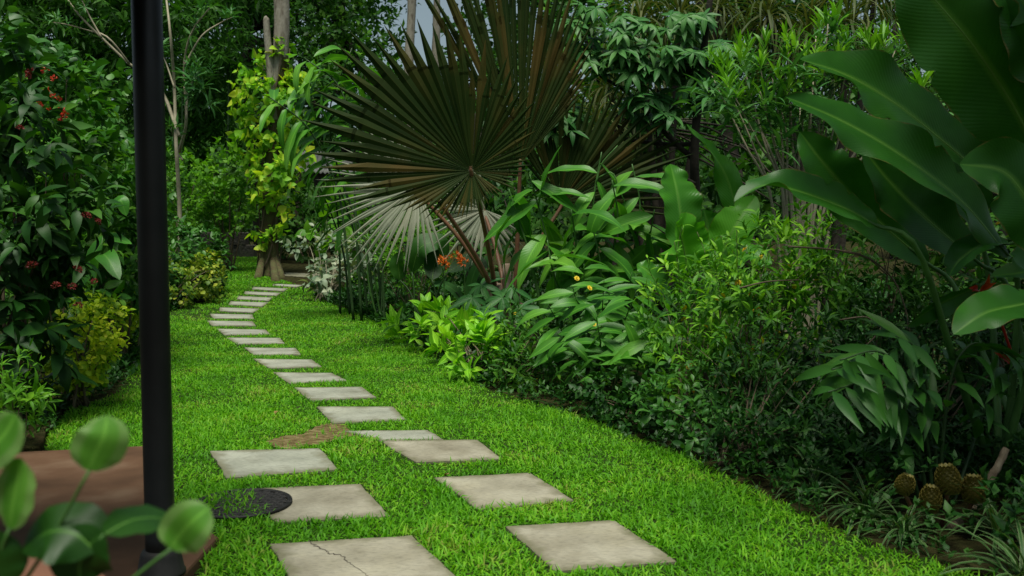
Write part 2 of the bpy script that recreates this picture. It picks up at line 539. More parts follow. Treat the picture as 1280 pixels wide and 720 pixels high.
M_VINE = leaf_mat('yellowing_vine_leaf', (.08, .27, .012), (.22, .48, .02), (.58, .64, .05), .5, .4, spec=.25)
M_IVY = leaf_mat('hedge_leaf', (0.0160, 0.0800, 0.0096), (0.0360, 0.1360, 0.0144), (0.0720, 0.2000, 0.0280), .45, .22, spec=.3)
M_BAMB = leaf_mat('bamboo_leaf', (0.0115, 0.0576, 0.0043), (0.0274, 0.1080, 0.0072), (0.0576, 0.1728, 0.0144), .55, .35, spec=.2)
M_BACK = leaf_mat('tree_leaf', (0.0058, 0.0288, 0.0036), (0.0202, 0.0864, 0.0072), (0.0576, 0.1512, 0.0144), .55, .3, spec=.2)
M_GREY = leaf_mat('greygreen_leaf', (0.0240, 0.1120, 0.0240), (0.0480, 0.1600, 0.0360), (0.0880, 0.2160, 0.0560), .45, .25, mid=.3, spec=.2)
M_GING = leaf_mat('ginger_leaf', (0.0340, 0.1530, 0.0119), (0.0638, 0.2295, 0.0170), (0.1275, 0.3145, 0.0298), .42, .3, mid=.3, vein=.07, vf=120, spec=.32, edge=.4)
M_HEL = leaf_mat('big_blade_leaf', (.009, .058, .004), (.016, .088, .006), (.030, .13, .010), .42, .2, vein=.07, vf=330, spec=.26, mid=.55, midc=(.09, .23, .025), edge=.7, blotch=.18)
M_BAN = leaf_mat('banana_leaf', (0.0255, 0.1360, 0.0085), (0.0425, 0.1870, 0.0127), (0.0723, 0.2550, 0.0255), .36, .35, vein=.10, vf=200, spec=.4, mid=.5, midc=(.14, .36, .05), edge=.6)
M_BANB = leaf_mat('backlit_banana_leaf', (0.0540, 0.2520, 0.0108), (0.0810, 0.3240, 0.0144), (0.1260, 0.3960, 0.0270), .4, .45, vein=.10, vf=200, spec=.3, mid=.5, midc=(.2, .45, .06), edge=.6)  # lighter copy of the banana leaf, backlight painted into its colour
M_RIB = plain_mat('leaf_rib', [(.07, .17, .02), (.11, .24, .04)], 4, .45, 0)
M_FANO = leaf_mat('olive_fan_segment', (.010, .026, .004), (.020, .036, .006), (.075, .052, .012), .6, .2, mid=.3, midc=(.08, .08, .022), spec=.08)
M_FANS = leaf_mat('silver_fan_segment', (0.1500, 0.1800, 0.1200), (0.2100, 0.2325, 0.1650), (0.2700, 0.2775, 0.2025), .55, .2, mid=.3, midc=(.38, .37, .27), spec=.2)
M_PET = plain_mat('reddish_petiole', [(.10, .045, .025), (.16, .075, .04), (.09, .07, .03)], 5, .5, .1)
M_BOOT = plain_mat('palm_boot', [(.22, .19, .15), (.13, .08, .05), (.30, .27, .22)], 4, .8, .4, 18, (3, 3, .5))
M_BARK = plain_mat('mossy_bark', [(.035, .03, .012), (.075, .055, .025), (.06, .075, .02), (.12, .09, .05)], 4, .9, .8, 14, (2.5, 2.5, .7), dist=.04)
M_PALE = plain_mat('pale_bark', [(.13, .11, .08), (.27, .25, .20), (.20, .18, .13)], 4, .9, .5, 20, (2, 2, .7), dist=.03)
M_TWIG = plain_mat('twig', [(.06, .045, .025), (.14, .11, .07)], 5, .85, .2)
M_TWIGP = plain_mat('pale_twig', [(.20, .18, .12), (.32, .29, .2)], 5, .8, .2)
M_DARKB = plain_mat('dark_bark', [(.015, .013, .01), (.04, .033, .022)], 5, .9, .6, 22)
M_STEM = plain_mat('green_stem', [(.03, .09, .015), (.06, .15, .03)], 6, .5, .1)
M_STEMD = plain_mat('dark_green_stem', [(.015, .04, .01), (.03, .07, .018)], 6, .5, .1)
M_YEL = leaf_mat('yellow_petal', (.55, .36, .01), (.70, .48, .015), (.80, .60, .03), .5, .2)
M_ORG = leaf_mat('orange_petal', (.55, .10, .015), (.70, .16, .02), (.80, .25, .03), .5, .2)
M_RED = leaf_mat('scarlet_petal', (.30, .012, .008), (.45, .03, .01), (.55, .08, .015), .5, .2)
M_CRIM = leaf_mat('crimson_petal', (.06, .006, .006), (.14, .012, .01), (.22, .02, .015), .6, .15)
M_PURP = leaf_mat('purple_petal', (.2, .06, .3), (.3, .12, .4), (.4, .2, .5), .5, .2)
M_CONE = plain_mat('cone_bract', [(.10, .085, .015), (.20, .17, .035), (.15, .11, .03)], 25, .5, .1)
M_SPID = leaf_mat('striped_strap_leaf', (.02, .08, .012), (.035, .12, .02), (.06, .17, .03), .5, .25, stripe=.3, spec=.25)
M_STRAP = leaf_mat('strap_leaf', (.03, .055, .010), (.06, .085, .02), (.12, .13, .045), .55, .25, spec=.2)
M_TERRA = plain_mat('red_oxide_slab', [(.065, .036, .021), (.10, .055, .032), (.15, .098, .062)], 2.6, .75, .2, 60, dist=.004, lo=.35, hi=.75, spec=.12)
M_SOIL = plain_mat('soil', [(.010, .010, .004), (.020, .018, .007), (.034, .036, .012), (.05, .036, .016)], 9, .95, .9, 40, dist=.03, spec=.05)
M_BARE = plain_mat('bare_earth', [(.05, .036, .014), (.11, .08, .034), (.17, .135, .06), (.26, .22, .11)], 16, .95, .8, 60, (1, 2.2, 1), dist=.02, spec=.1)
M_TURF = plain_mat('turf_base', [(.010, .025, .004), (.02, .045, .007), (.03, .045, .012)], 7, .95, .8, 60, dist=.02, spec=.05)
M_BLACK = plain_mat('black_paint', [(.004, .004, .0038), (.009, .0088, .008)], 9, .42, .12, 30, spec=.3, dist=.002)
M_RUB = plain_mat('black_rubber', [(.010, .010, .010), (.022, .021, .02)], 20, .6, .15, 80, dist=.002)
M_ROCK = plain_mat('dark_stone', [(.03, .028, .02), (.07, .065, .05), (.05, .06, .03)], 4, .9, .7, 14, dist=.05)
M_ROOF = plain_mat('grey_tile', [(.07, .075, .07), (.12, .125, .12), (.09, .095, .08)], 3, .85, .2, spec=.15)
M_WOOD = plain_mat('weathered_wood', [(.07, .05, .03), (.15, .115, .075), (.22, .18, .125)], 5, .85, .6, 20, (4, 4, .6))
M_TIMB = plain_mat('dark_timber', [(.02, .015, .01), (.045, .033, .022)], 5, .7, .3)
M_POT = plain_mat('clay_pot', [(.16, .07, .04), (.22, .10, .06)], 5, .8, .2)
leaf_dry = leaf_mat('dry_leaf', (.12, .07, .025), (.2, .12, .04), (.3, .2, .07), .8, .1)
M_CRACK = plain_mat('crack_line', [(.05, .045, .035), (.09, .08, .06)], 8, .95, 0)


def slab_mat(name, stops):
    m = plain_mat(name, stops, 3.2, .78, .25, 90, dist=.003, lo=.32, hi=.68, detail=9)
    t = m.node_tree
    N, L = t.nodes.new, t.links.new
    p = [n for n in t.nodes if n.type == 'BSDF_PRINCIPLED'][0]
    src = p.inputs['Base Color'].links[0].from_socket
    tc = [n for n in t.nodes if n.type == 'TEX_COORD'][0]
    # fine grain and darker dirt specks, with streaks along the cleft of the stone
    n2 = N('ShaderNodeTexNoise'); n2.inputs['Scale'].default_value = 70; n2.inputs['Detail'].default_value = 5
    mp = N('ShaderNodeMapping'); mp.inputs['Scale'].default_value = (.5, 1.6, 1); mp.inputs['Rotation'].default_value = (0, 0, .3)
    L(tc.outputs['Object'], mp.inputs[0]); L(mp.outputs[0], n2.inputs['Vector'])
    r = ramp(N, [(.3, (.72, .72, .70)), (.5, (1, 1, 1)), (.75, (1.1, 1.09, 1.05))])
    L(n2.outputs['Fac'], r.inputs[0])
    n3 = N('ShaderNodeTexNoise'); n3.inputs['Scale'].default_value = 1.3; n3.inputs['Detail'].default_value = 7; n3.inputs['Roughness'].default_value = .7
    oi = N('ShaderNodeObjectInfo')
    ad = N('ShaderNodeVectorMath'); ad.operation = 'ADD'
    L(tc.outputs['Object'], ad.inputs[0]); L(oi.outputs['Location'], ad.inputs[1]); L(ad.outputs[0], n3.inputs['Vector'])
    r3 = ramp(N, [(.35, (.74, .72, .68)), (.5, (1, 1, 1)), (.66, (1.06, 1.05, 1.0))])
    L(n3.outputs['Fac'], r3.inputs[0])
    a = N('ShaderNodeMix'); a.data_type = 'RGBA'; a.blend_type = 'MULTIPLY'; a.inputs[0].default_value = 1
    b = N('ShaderNodeMix'); b.data_type = 'RGBA'; b.blend_type = 'MULTIPLY'; b.inputs[0].default_value = 1
    L(src, a.inputs[6]); L(r.outputs[0], a.inputs[7]); L(a.outputs[2], b.inputs[6]); L(r3.outputs[0], b.inputs[7])
    su = N('ShaderNodeSeparateXYZ'); L(tc.outputs['UV'], su.inputs[0])
    n5 = N('ShaderNodeTexNoise'); n5.inputs['Scale'].default_value = 9; n5.inputs['Detail'].default_value = 6; L(ad.outputs[0], n5.inputs['Vector'])
    e1 = N('ShaderNodeMath'); e1.operation = 'MULTIPLY_ADD'; L(n5.outputs['Fac'], e1.inputs[0]); e1.inputs[1].default_value = -.62; L(su.outputs[0], e1.inputs[2])
    mr = N('ShaderNodeMapRange'); mr.inputs[1].default_value = -.30; mr.inputs[2].default_value = -.08; mr.inputs[3].default_value = .8; mr.inputs[4].default_value = 0
    L(e1.outputs[0], mr.inputs[0])
    d = N('ShaderNodeMix'); d.data_type = 'RGBA'; L(mr.outputs[0], d.inputs[0]); L(b.outputs[2], d.inputs[6]); d.inputs[7].default_value = (.12, .115, .065, 1)
    L(d.outputs[2], p.inputs['Base Color'])
    return m


M_SLAB = slab_mat('beige_flagstone', [(.205, .19, .14), (.265, .247, .187), (.315, .297, .232)])
M_SLABG = slab_mat('grey_flagstone', [(.20, .21, .17), (.26, .27, .22), (.31, .32, .265)])

# ------------------------------------------------------------------ ground
def inpoly(P, poly):
    x, y = P[:, 0], P[:, 1]
    r = np.zeros(len(P), bool)
    n = len(poly)
    for i in range(n):
        x0, y0 = poly[i][:2]; x1, y1 = poly[(i + 1) % n][:2]
        c = ((y0 > y) != (y1 > y)) & (x < (x1 - x0) * (y - y0) / (y1 - y0 + 1e-12) + x0)
        r ^= c
    return r


def sheet(name, xs, ys, mat, dz=0.0, poly=None, kind='structure'):
    mb = MB()
    X, Y = np.meshgrid(xs, ys)
    V = np.stack([X, Y, zg(Y) + dz], -1)
    nx, ny = len(xs), len(ys)
    i = np.arange(ny - 1)[:, None] * nx; j = np.arange(nx - 1)[None]
    q = np.stack([i + j, i + j + 1, i + nx + j + 1, i + nx + j], -1).reshape(-1, 4)
    if poly is not None:
        c = V.reshape(-1, 3)[q].mean(1)
        q = q[inpoly(c, poly)]
    mb.add(V, None, q)
    o = mb.build(name, mat)
    return tag(o, kind=kind)


sheet('ground', np.concatenate([[-400, -120, -60], np.linspace(-40, 40, 41), [60, 120, 400]]),
      np.concatenate([[-60, -20], np.linspace(-6, 36, 85), np.linspace(40, 60, 6), [90, 150, 400]]), M_SOIL)

xs, ys = np.linspace(-160, 160, 90), np.linspace(66, 150, 40)
X, Y = np.meshgrid(xs, ys); k_ = np.clip((Y - 66) / 26, 0, 1); k_ = k_ * k_ * (3 - 2 * k_)
H = .69 + k_ * (11.0 + 1.6 * np.sin(X * .11) + 1.0 * np.sin(X * .23 + 1)) + k_ * rng.normal(size=X.shape) * .5
mb = MB(); i = np.arange(39)[:, None] * 90; j = np.arange(89)[None]
mb.add(np.stack([X, Y, H - .03 * (k_ == 0)], -1), None, np.stack([i + j, i + j + 1, i + 91 + j, i + 90 + j], -1))
tag(mb.build('wooded_hill', plain_mat('hill_cover', [(.006, .02, .003), (.014, .04, .006), (.03, .07, .01)], .35, .95, .9, .5, dist=1.5, spec=.05)), kind='structure')
LAWN_PX = [(285, 321), (322, 321), (326, 345), (356, 351), (396, 366), (420, 383), (470, 395), (500, 416), (535, 440), (560, 456), (610, 488), (680, 507), (740, 528), (800, 549),
           (860, 574), (920, 603), (1000, 643), (1080, 678), (1150, 700)]
lawn = [ground(*p) for p in LAWN_PX] + [A(2.35, 3.2, 0), A(2.4, 0.6, 0), A(-1.0, 0.6, 0)]
lawn += [ground(*p) for p in [(256, 718), (225, 650), (186, 567), (55, 571), (62, 545), (90, 512), (150, 492), (168, 455), (163, 430), (185, 400), (222, 387), (272, 374), (279, 350), (268, 330)]]
lawn = np.array(lawn)
sheet('lawn', np.arange(-12, 4, .1), np.arange(.5, 33, .1), M_TURF, .004, lawn)
bare = np.array([ground(*p) for p in [(333, 553), (352, 547), (378, 544), (397, 534), (414, 530), (432, 532), (444, 546), (425, 551), (398, 557), (362, 563), (340, 560)]])
sheet('bare_earth_patch', np.arange(-2.2, 0, .03), np.arange(5.5, 9, .03), M_BARE, .010, bare)
sheet('far_path', np.arange(-8, -2, .1), np.arange(20, 30, .1), M_SLABG, .012, np.array([ground(*p) for p in [(358, 341), (470, 347), (480, 353), (352, 345)]]))

# veranda floor
TER = [A(-6, -3), A(-6, 6.05), *(ground(*p)[:2] for p in [(0, 575), (183, 566), (215, 640)]), A(-1.38, 4.25), A(-1.36, 1.0), A(-.9, .4), A(2.5, .4), A(2.5, -3)]


def slab_solid(name, poly, z0, z1, mat, bevel=.006, jit=0.0, parent=None, org=None, sub=8):
    """a flat stone: straight-ish broken edges, softened arris"""
    P = np.array([p[:2] for p in poly], float)
    ring = []
    for i in range(len(P)):
        a, b = P[i], P[(i + 1) % len(P)]
        for k in range(sub):
            ring.append(a + (b - a) * k / sub + (rng.normal(size=2) * jit if k else rng.normal(size=2) * jit * .5))
    ring = np.array(ring); n = len(ring); c = ring.mean(0)
    inn = ring + unit(c - ring) * bevel * 1.4
    zz = lambda r, z: np.column_stack([r, np.full(len(r), z)])
    V = np.concatenate([zz(ring, z0), zz(ring, z1 - bevel), zz(inn, z1), [[c[0], c[1], z1]]])
    j = np.arange(n); j2 = (j + 1) % n
    q = np.concatenate([np.stack([j + k * n, j2 + k * n, j2 + (k + 1) * n, j + (k + 1) * n], -1) for k in (0, 1)])
    t = np.stack([j + 2 * n, j2 + 2 * n, np.full(n, 3 * n)], -1)
    uvs = np.zeros((len(V), 2)); uvs[-1] = (1, 0)
    mb = MB(); mb.add(V, uvs, q, t)
    return mb.build(name, mat, parent, org, smooth=False)


tag(slab_solid('veranda_floor', TER, -.1, .05, M_TERRA, .01, .002), kind='structure')
mb = MB()
K = [ground(*p) for p in [(54, 572), (58, 545), (84, 512)]]
tag(slab_solid('lawn_kerb', [A(K[0][0] - .02, K[0][1] + .02), A(K[0][0] - .17, K[0][1] + .02), A(K[1][0] - .17, K[1][1]), A(K[2][0] - .16, K[2][1]), K[2], K[1]], -.05, .07, M_SOIL, .012, .01), kind='structure')

# ------------------------------------------------------------------ stepping slabs
SL = [
    ([(632, 662), (768, 654), (846, 706), (693, 718)], 'large beige slab in the lawn, right of the cracked slab, broadest of the path', M_SLAB),
    ([(543, 600), (663, 594), (717, 628), (598, 640)], 'beige slab between the broadest slab and the abutting pair of slabs', M_SLAB),
    ([(474, 554), (597, 553), (627, 577), (520, 581)], 'front slab of the abutting pair beside the bare earth patch', M_SLAB),
    ([(429, 541), (535, 540), (555, 552), (474, 552.6)], 'rear slab of the abutting pair, its corner touching the bare earth patch', M_SLABG),
    ([(396, 511), (491, 511), (508, 527), (416, 532)], 'grey slab just beyond the bare earth patch and the abutting pair', M_SLABG),
    ([(368, 487), (452, 486), (470, 499), (388, 503)], 'grey slab, second beyond the abutting pair along the curved row', M_SLABG),
    ([(341, 467), (415, 468), (434, 477.5), (362, 481)], 'grey slab, third beyond the abutting pair along the curved row', M_SLABG),
    ([(316, 450.5), (390, 451.6), (402, 460.6), (337, 462.4)], 'grey slab, fourth beyond the abutting pair along the curved row', M_SLABG),
    ([(305.5, 436.4), (370, 437), (376, 445), (317.4, 446)], 'grey slab, fifth beyond the abutting pair along the curved row', M_SLABG),
    ([(283, 423.4), (350, 423.8), (356, 431), (297, 432)], 'grey slab two nearer than the leftmost slab of the curved row', M_SLABG),
    ([(269.8, 412), (332, 413.3), (338, 419.5), (281, 420.5)], 'grey slab just nearer than the leftmost slab of the curved row', M_SLABG),
    ([(258.6, 402), (315.6, 402.9), (320, 409), (265, 409)], 'grey slab reaching farthest left in the curved row by the bend', M_SLABG),
    ([(262, 393), (315.6, 394), (317.5, 400), (267, 399.5)], 'pale slab just past the bend, seventh back from the vine tree', M_SLABG),
    ([(274.8, 384.8), (325, 387), (316.5, 392.5), (274, 390)], 'pale slab in the lawn, sixth back from the vine tree', M_SLABG),
    ([(287.8, 377), (335.5, 379), (328, 384.8), (286, 382)], 'pale slab in the lawn, fifth back from the vine tree', M_SLABG),
    ([(297.6, 370.2), (341, 373), (336, 378), (296, 375)], 'pale slab in the lawn, fourth back from the vine tree', M_SLABG),
    ([(306.6, 364.2), (351, 367), (346, 371.5), (304, 368.6)], 'pale slab in the lawn, third back from the vine tree', M_SLABG),
    ([(316.7, 358.8), (360, 361.5), (355, 366), (314, 362.8)], 'pale slab in the lawn, second back from the vine tree', M_SLABG),
    ([(343, 354.6), (379, 357), (371, 360.6), (340, 357.8)], 'farthest pale slab of the curved row, closest to the vine tree', M_SLABG),
    ([(262, 567), (399, 563.7), (423, 590), (283, 600.7)], 'greyish slab in the lawn between the bare earth patch and rubber mat', M_SLABG),
    ([(306, 614.5), (451, 608), (487, 648), (345, 656)], 'beige slab partly covered by the black rubber mat', M_SLAB),
    ([(338, 685), (515, 674), (575, 731), (372, 750)], 'cracked beige slab in the lawn, cut by the picture bottom', M_SLAB),
]
SLABS = []
for i, (px, lab, mt) in enumerate(SL):
    g = np.array([ground(*p) for p in px])
    SLABS.append(g[:, :2])
    z = zg(g[:, 1].mean())
    tilt = 0.016 + rng.random() * .006
    o = slab_solid('stepping_stone', g, z - .05, z + tilt, mt, .004, .0035, org=A(*g.mean(0)[:2], z))
    tag(o, lab, 'paving slab', 'stone slabs of the garden path')
    if 'cracked' in lab:
        o.name = 'cracked_stepping_stone'
        ORG[o.name] = A(*g.mean(0)[:2], z)
        pts = [ground(*p) for p in [(386, 681), (393, 687), (405, 693), (412, 697), (425, 700), (434, 708), (447, 716), (462, 727)]]
        mbk = MB()
        p = crom(pts, 40) + rng.normal(size=(40, 3)) * .004
        w = .0022 + .0028 * rng.random(40); w[-12:] *= .5
        V = np.stack([p - np.outer(w, A(.6, 1, 0)), p + np.outer(w, A(.6, 1, 0))], 1); V[..., 2] = z + tilt + .0012
        k = np.arange(39) * 2
        mbk.add(V, None, np.stack([k, k + 1, k + 3, k + 2], -1))
        mbk.build('crack', M_CRACK, o)

# ------------------------------------------------------------------ grass
T_GR = ltpl('strap', 3, 45, .2)
mc = ground(303, 635)
gmat = leaf_mat('lawn_blade', (.056, .21, .0065), (.106, .337, .011), (.205, .465, .019), .55, .4, spec=.2)
_r = [n for n in gmat.node_tree.nodes if n.type == 'VALTORGB'][0].color_ramp
_r.elements[2].position = .86; _e = _r.elements.new(1.0); _e.color = (.26, .32, .06, 1)
NG = lambda P, s=0.0: np.zeros(len(P), bool)


def grass_patch(y0, y1, dens, Lr, Wr):
    bb = lawn[(lawn[:, 1] > y0 - 3) & (lawn[:, 1] < y1 + 3)]
    x0, x1 = lawn[:, 0].min(), lawn[:, 0].max()
    n = int(dens * (x1 - x0) * (y1 - y0))
    P = np.column_stack([x0 + (x1 - x0) * rng.random(n), y0 + (y1 - y0) * rng.random(n)])
    # lateral limits of the frame
    P = P[(np.abs(P[:, 0]) < P[:, 1] * .6 + .4)]
    P = P[inpoly(P, lawn)]
    for s in SLABS:
        c = s.mean(0)
        P = P[~inpoly(P, c + (s - c) * (1 + .010 / max(.1, np.abs(s - c).max())))]
    k = inpoly(P, bare); P = P[~k | (rng.random(len(P)) < .10)]
    # thin worn spots
    nzv = np.sin(P[:, 0] * 2.1 + 1.3 * np.sin(P[:, 1] * 1.7)) * np.sin(P[:, 1] * 1.4 + P[:, 0])
    P = P[rng.random(len(P)) < .9 + .25 * nzv]
    worn = [(ground(232, 392)[:2], 1.3), (ground(150, 482)[:2], .5), (ground(430, 372)[:2], 1.2), (ground(158, 440)[:2], .5)]
    for c, r in worn:
        d = np.linalg.norm(P - c, axis=1)
        P = P[(d > r) | (rng.random(len(P)) < .25 + .5 * (d / r) ** 2)]
    n = len(P)
    a = rng.random(n) * 6.283; el = np.radians(rng.uniform(12, 75, n))
    big = .8 + .3 * np.sin(P[:, 0] * 5 + P[:, 1] * 3) * np.sin(P[:, 1] * 4.1)
    L = rng.uniform(*Lr, n) * big; W = rng.uniform(*Wr, n)
    d = np.stack([np.cos(a) * np.cos(el), np.sin(a) * np.cos(el), np.sin(el)], -1)
    s = np.stack([-np.sin(a), np.cos(a), np.zeros(n)], -1)
    tw = rng.normal(size=(n, 1)) * .4
    nup = np.cross(s, d)
    s = s * np.cos(tw) + nup * np.sin(tw)
    p = np.column_stack([P, zg(P[:, 1]) + .002])
    m = p + d * (L * .55)[:, None]
    d2 = unit(d - Z * rng.uniform(.2, 1.0, n)[:, None])
    t = m + d2 * (L * .5)[:, None]
    hw = (W / 2)[:, None]
    V = np.stack([p - s * hw * .8, p + s * hw * .8, m - s * hw, m + s * hw, t], 1).reshape(-1, 3)
    o = np.arange(n) * 5
    return V, np.stack([o, o + 1, o + 3, o + 2], -1), np.stack([o + 2, o + 3, o + 4], -1), n


mbg = MB()
for y0, y1, dens, Lr, Wr in [(3.4, 5.2, 5600, (.035, .085), (.0055, .0095)), (5.2, 7.5, 4600, (.032, .078), (.0055, .0095)), (7.5, 11, 3200, (.03, .065), (.006, .010)),
                             (11, 17, 1500, (.035, .07), (.009, .014)), (17, 33, 520, (.045, .085), (.014, .024))]:
    V, q, t, n = grass_patch(y0, y1, dens, Lr, Wr)
    uv = np.tile([(0, 0), (1, 0), (0, .5), (1, .5), (.5, 1)], (n, 1))
    mbg.add(V, uv, q, t)
print('grass quads', sum(len(x) for x in mbg.q))
n = 130
Pm = mc[:2] + rng.normal(size=(n, 2)) * A(.10, .10) + A(-.16, -.02); Pm = Pm[np.linalg.norm(Pm - mc[:2], axis=1) < .25]; n = len(Pm)
dm = unit(rng.normal(size=(n, 3)) * A(1, 1, .3) + Z * .9)
mbg.leaves(T_GR, np.column_stack([Pm, np.full(n, .012)]), dm, rdir(n), rng.uniform(.05, .095, n), rng.uniform(.006, .01, n))
tag(mbg.build('grass', gmat), 'short bright green carpet grass of the lawn around the slabs', 'grass', kind='stuff')

# ------------------------------------------------------------------ veranda post, added roof, mat, potted plant
pb = ground(205, 714); pb[2] = .05; pb[1] = 3.78; pb[0] = at(201, 700, 3.78)[0]
root = thing('veranda_post', 'tall round black post standing at the corner of the red floor', 'post', pb)
mb = MB(); zz = np.array([0, .16, .161, 1, 2, 2.75]); mb.tube([pb + Z * h for h in zz], [.060, .060, .0595, .0595, .0595, .0595], 40); mb.build('shaft', M_BLACK, root)
mb = MB(); mb.tube([pb + Z * h for h in (0, .012, .02, .09, .105, .11)], [.098, .1, .094, .080, .072, .0605], 40); mb.build('base_collar', M_RUB, root)

rf = A(-3, .8, 2.75)  # unseen roof, added to darken the post, floor and nearby plants
root = thing('added_veranda_roof', 'unseen timber veranda roof added above the red floor to shade the foreground', 'roof', rf)
mb = MB()
def box(mb, x0, x1, y0, y1, z0, z1):
    V = [(x, y, z_) for z_ in (z0, z1) for y in (y0, y1) for x in (x0, x1)]
    mb.add(V, None, [(0, 2, 3, 1), (4, 5, 7, 6), (0, 1, 5, 4), (2, 6, 7, 3), (0, 4, 6, 2), (1, 3, 7, 5)])
box(mb, -6, -1.3, -3, 4.05, 2.9, 2.98); mb.build('deck', M_TIMB, root, smooth=False)
mb = MB(); box(mb, -5.9, -1.25, 3.7, 3.86, 2.752, 2.897); mb.build('beam', M_TIMB, root, smooth=False)
mc = ground(303, 635)
root = thing('doormat', 'round black rubber mat with oval holes, grass growing through', 'mat', onground(mc, .018))
mb = MB(); R0 = .255
th = np.linspace(0, 6.2832, 49)
ringp = lambda r, z: np.stack([mc[0] + r * np.cos(th), mc[1] + r * np.sin(th), np.full(49, z)], -1)
for r in (R0, R0 * .955):
    mb.tube(ringp(r, .028), .008, 6)
g = .034
for iy in range(-10, 11):
    for ix in range(-8, 9):
        c = A((ix + .5 * (iy % 2)) * g * 1.45, iy * g * .86)
        if np.hypot(*c) < R0 * .93:
            a = np.linspace(0, 6.2832, 9)
            pts = np.stack([mc[0] + c[0] + .022 * np.cos(a), mc[1] + c[1] + .0135 * np.sin(a), np.full(9, .0275)], -1)
            mb.tube(pts, .0056, 5)
mb.build('mat_body', M_RUB, root)

# foreground potted plant
pc = A(-.80, 1.22, .05)
root = thing('potted_plant', 'out of focus potted plant with round glossy leaves beside the black post', 'potted plant', pc)
mb = MB()
prof = [(0, .17), (.02, .18), (.06, .15), (.5, .12), (.58, .14), (.62, .19), (.86, .235), (.90, .245), (.92, .235), (.915, .205), (.88, .2)]
mb.tube([pc + Z * h for h, r in prof], [r for h, r in prof], 36)
mb.build('pot', M_POT, root)
M_POTH = leaf_mat('round_glossy_leaf', (.035, .15, .010), (.07, .23, .02), (.16, .36, .05), .45, .4, mid=.3, blotch=.45, spec=.25, stripe=.22)
M_POTD = leaf_mat('dark_glossy_leaf', (0.0059, 0.0312, 0.0031), (0.0117, 0.0507, 0.0047), (0.0234, 0.0780, 0.0097), .42, .25, mid=.3, blotch=.3, spec=.22)
soil = pc + Z * .88


def hleaf(px, W, nrm, root=root, fold=.08, curl=.05, prof='round', Lk=None):
    pts = [at(*p) for p in px]
    mb = MB(); blade(mb, pts, W, nrm, fold, .02, prof, 14, 7, curl=curl, rib=.012)
    o = mb.build('leaf', [M_POTD if prof == 'big' else M_POTH, M_RIB], root)
    b = pts[0]
    m2 = MB(); s0 = soil + (b - soil) * A(.25, .25, 0)
    m2.tube(crom([s0, s0 * .45 + b * .55 + A(0, 0, -.02), b], 14), np.linspace(.0035, .0022, 14), 6)
    m2.build('petiole', M_STEM, o)


Yp = 1.18
hleaf([(112, 588, Yp), (118, 570, Yp), (130, 545, Yp), (134, 519, Yp + .01)], .067, (0.3, -1, -.1), curl=.12)
hleaf([(214, 686, Yp), (222, 672, Yp), (240, 652, Yp - .01), (262, 634, Yp)], .066, (.1, -1, .35))
hleaf([(12, 660, Yp), (16, 630, Yp), (22, 600, Yp), (26, 572, Yp)], .075, (-.5, -1, .1))
hleaf([(-30, 580, Yp), (-12, 562, Yp), (8, 540, Yp), (20, 517, Yp)], .066, (-.2, -1, .3))
hleaf([(130, 668, Yp), (165, 650, Yp + .03), (200, 648, Yp + .06), (228, 664, Yp + .08)], .08, (0, -.35, 1), prof='big')
hleaf([(120, 690, Yp), (95, 668, Yp), (60, 665, Yp), (28, 690, Yp)], .10, (.1, -.7, 1), prof='big')
hleaf([(100, 730, Yp), (100, 705, Yp), (112, 682, Yp), (130, 664, Yp)], .085, (.2, -1, .5), prof='big')
hleaf([(0, 740, Yp), (-8, 715, Yp), (-14, 690, Yp), (-24, 660, Yp)], .09, (.1, -1, .3), prof='big')
# ------------------------------------------------------------------ flowers shared by the plants
def daisy(name, mat, n=9, R=1.0):
    mb = MB(); a = np.arange(n) * 6.283 / n
    for k, (el, s) in enumerate([(15, 1), (50, .65)]):
        d = np.stack([np.cos(a + k * .3) * math.cos(rad(el)), np.sin(a + k * .3) * math.cos(rad(el)), np.full(n, math.sin(rad(el)))], -1)
        mb.leaves(ltpl('obov', 3, 20, .2), np.zeros((n, 3)), d, Z + d * .01, R * s, R * .55 * s)
    return mb.mesh(name, mat)


def headball(name, mat, n=40, R=1.0, L=.55, W=.3, flat=.75):
    mb = MB(); d = rdir(n); d[:, 2] = np.abs(d[:, 2]) * 1.2 - .35; d = unit(d)
    mb.leaves(T_DIA, d * R * .55 * A(1, 1, flat), d, rdir(n), R * L * (0.7 + .6 * rng.random(n)), R * W)
    return mb.mesh(name, mat)


F_YEL = daisy('flower', M_YEL); F_ORG = headball('flower', M_ORG, 30, 1, .9, .4); F_RED = headball('flower', M_RED, 26, 1, .9, .5)
F_CRIM = headball('flower', M_CRIM, 70); F_PURP = headball('flower', M_PURP, 24)


def flowers(root, me, pts, size, face=.7):
    for p in pts:
        p = p if len(p) == 3 and isinstance(p, np.ndarray) else at(*p)
        inst('flower', me, root, p, (rng.normal() * .5 + face, rng.normal() * .4, rng.random() * 6), size * (.75 + .5 * rng.random()))


def front_pts(tips, n):
    """growing tips on the open side of a plant"""
    s = tips[:, 1] - tips[:, 2] * .4
    idx = np.argsort(s)[:max(n * 4, 20)]
    return [tips[i] for i in rng.choice(idx, n, replace=False)]


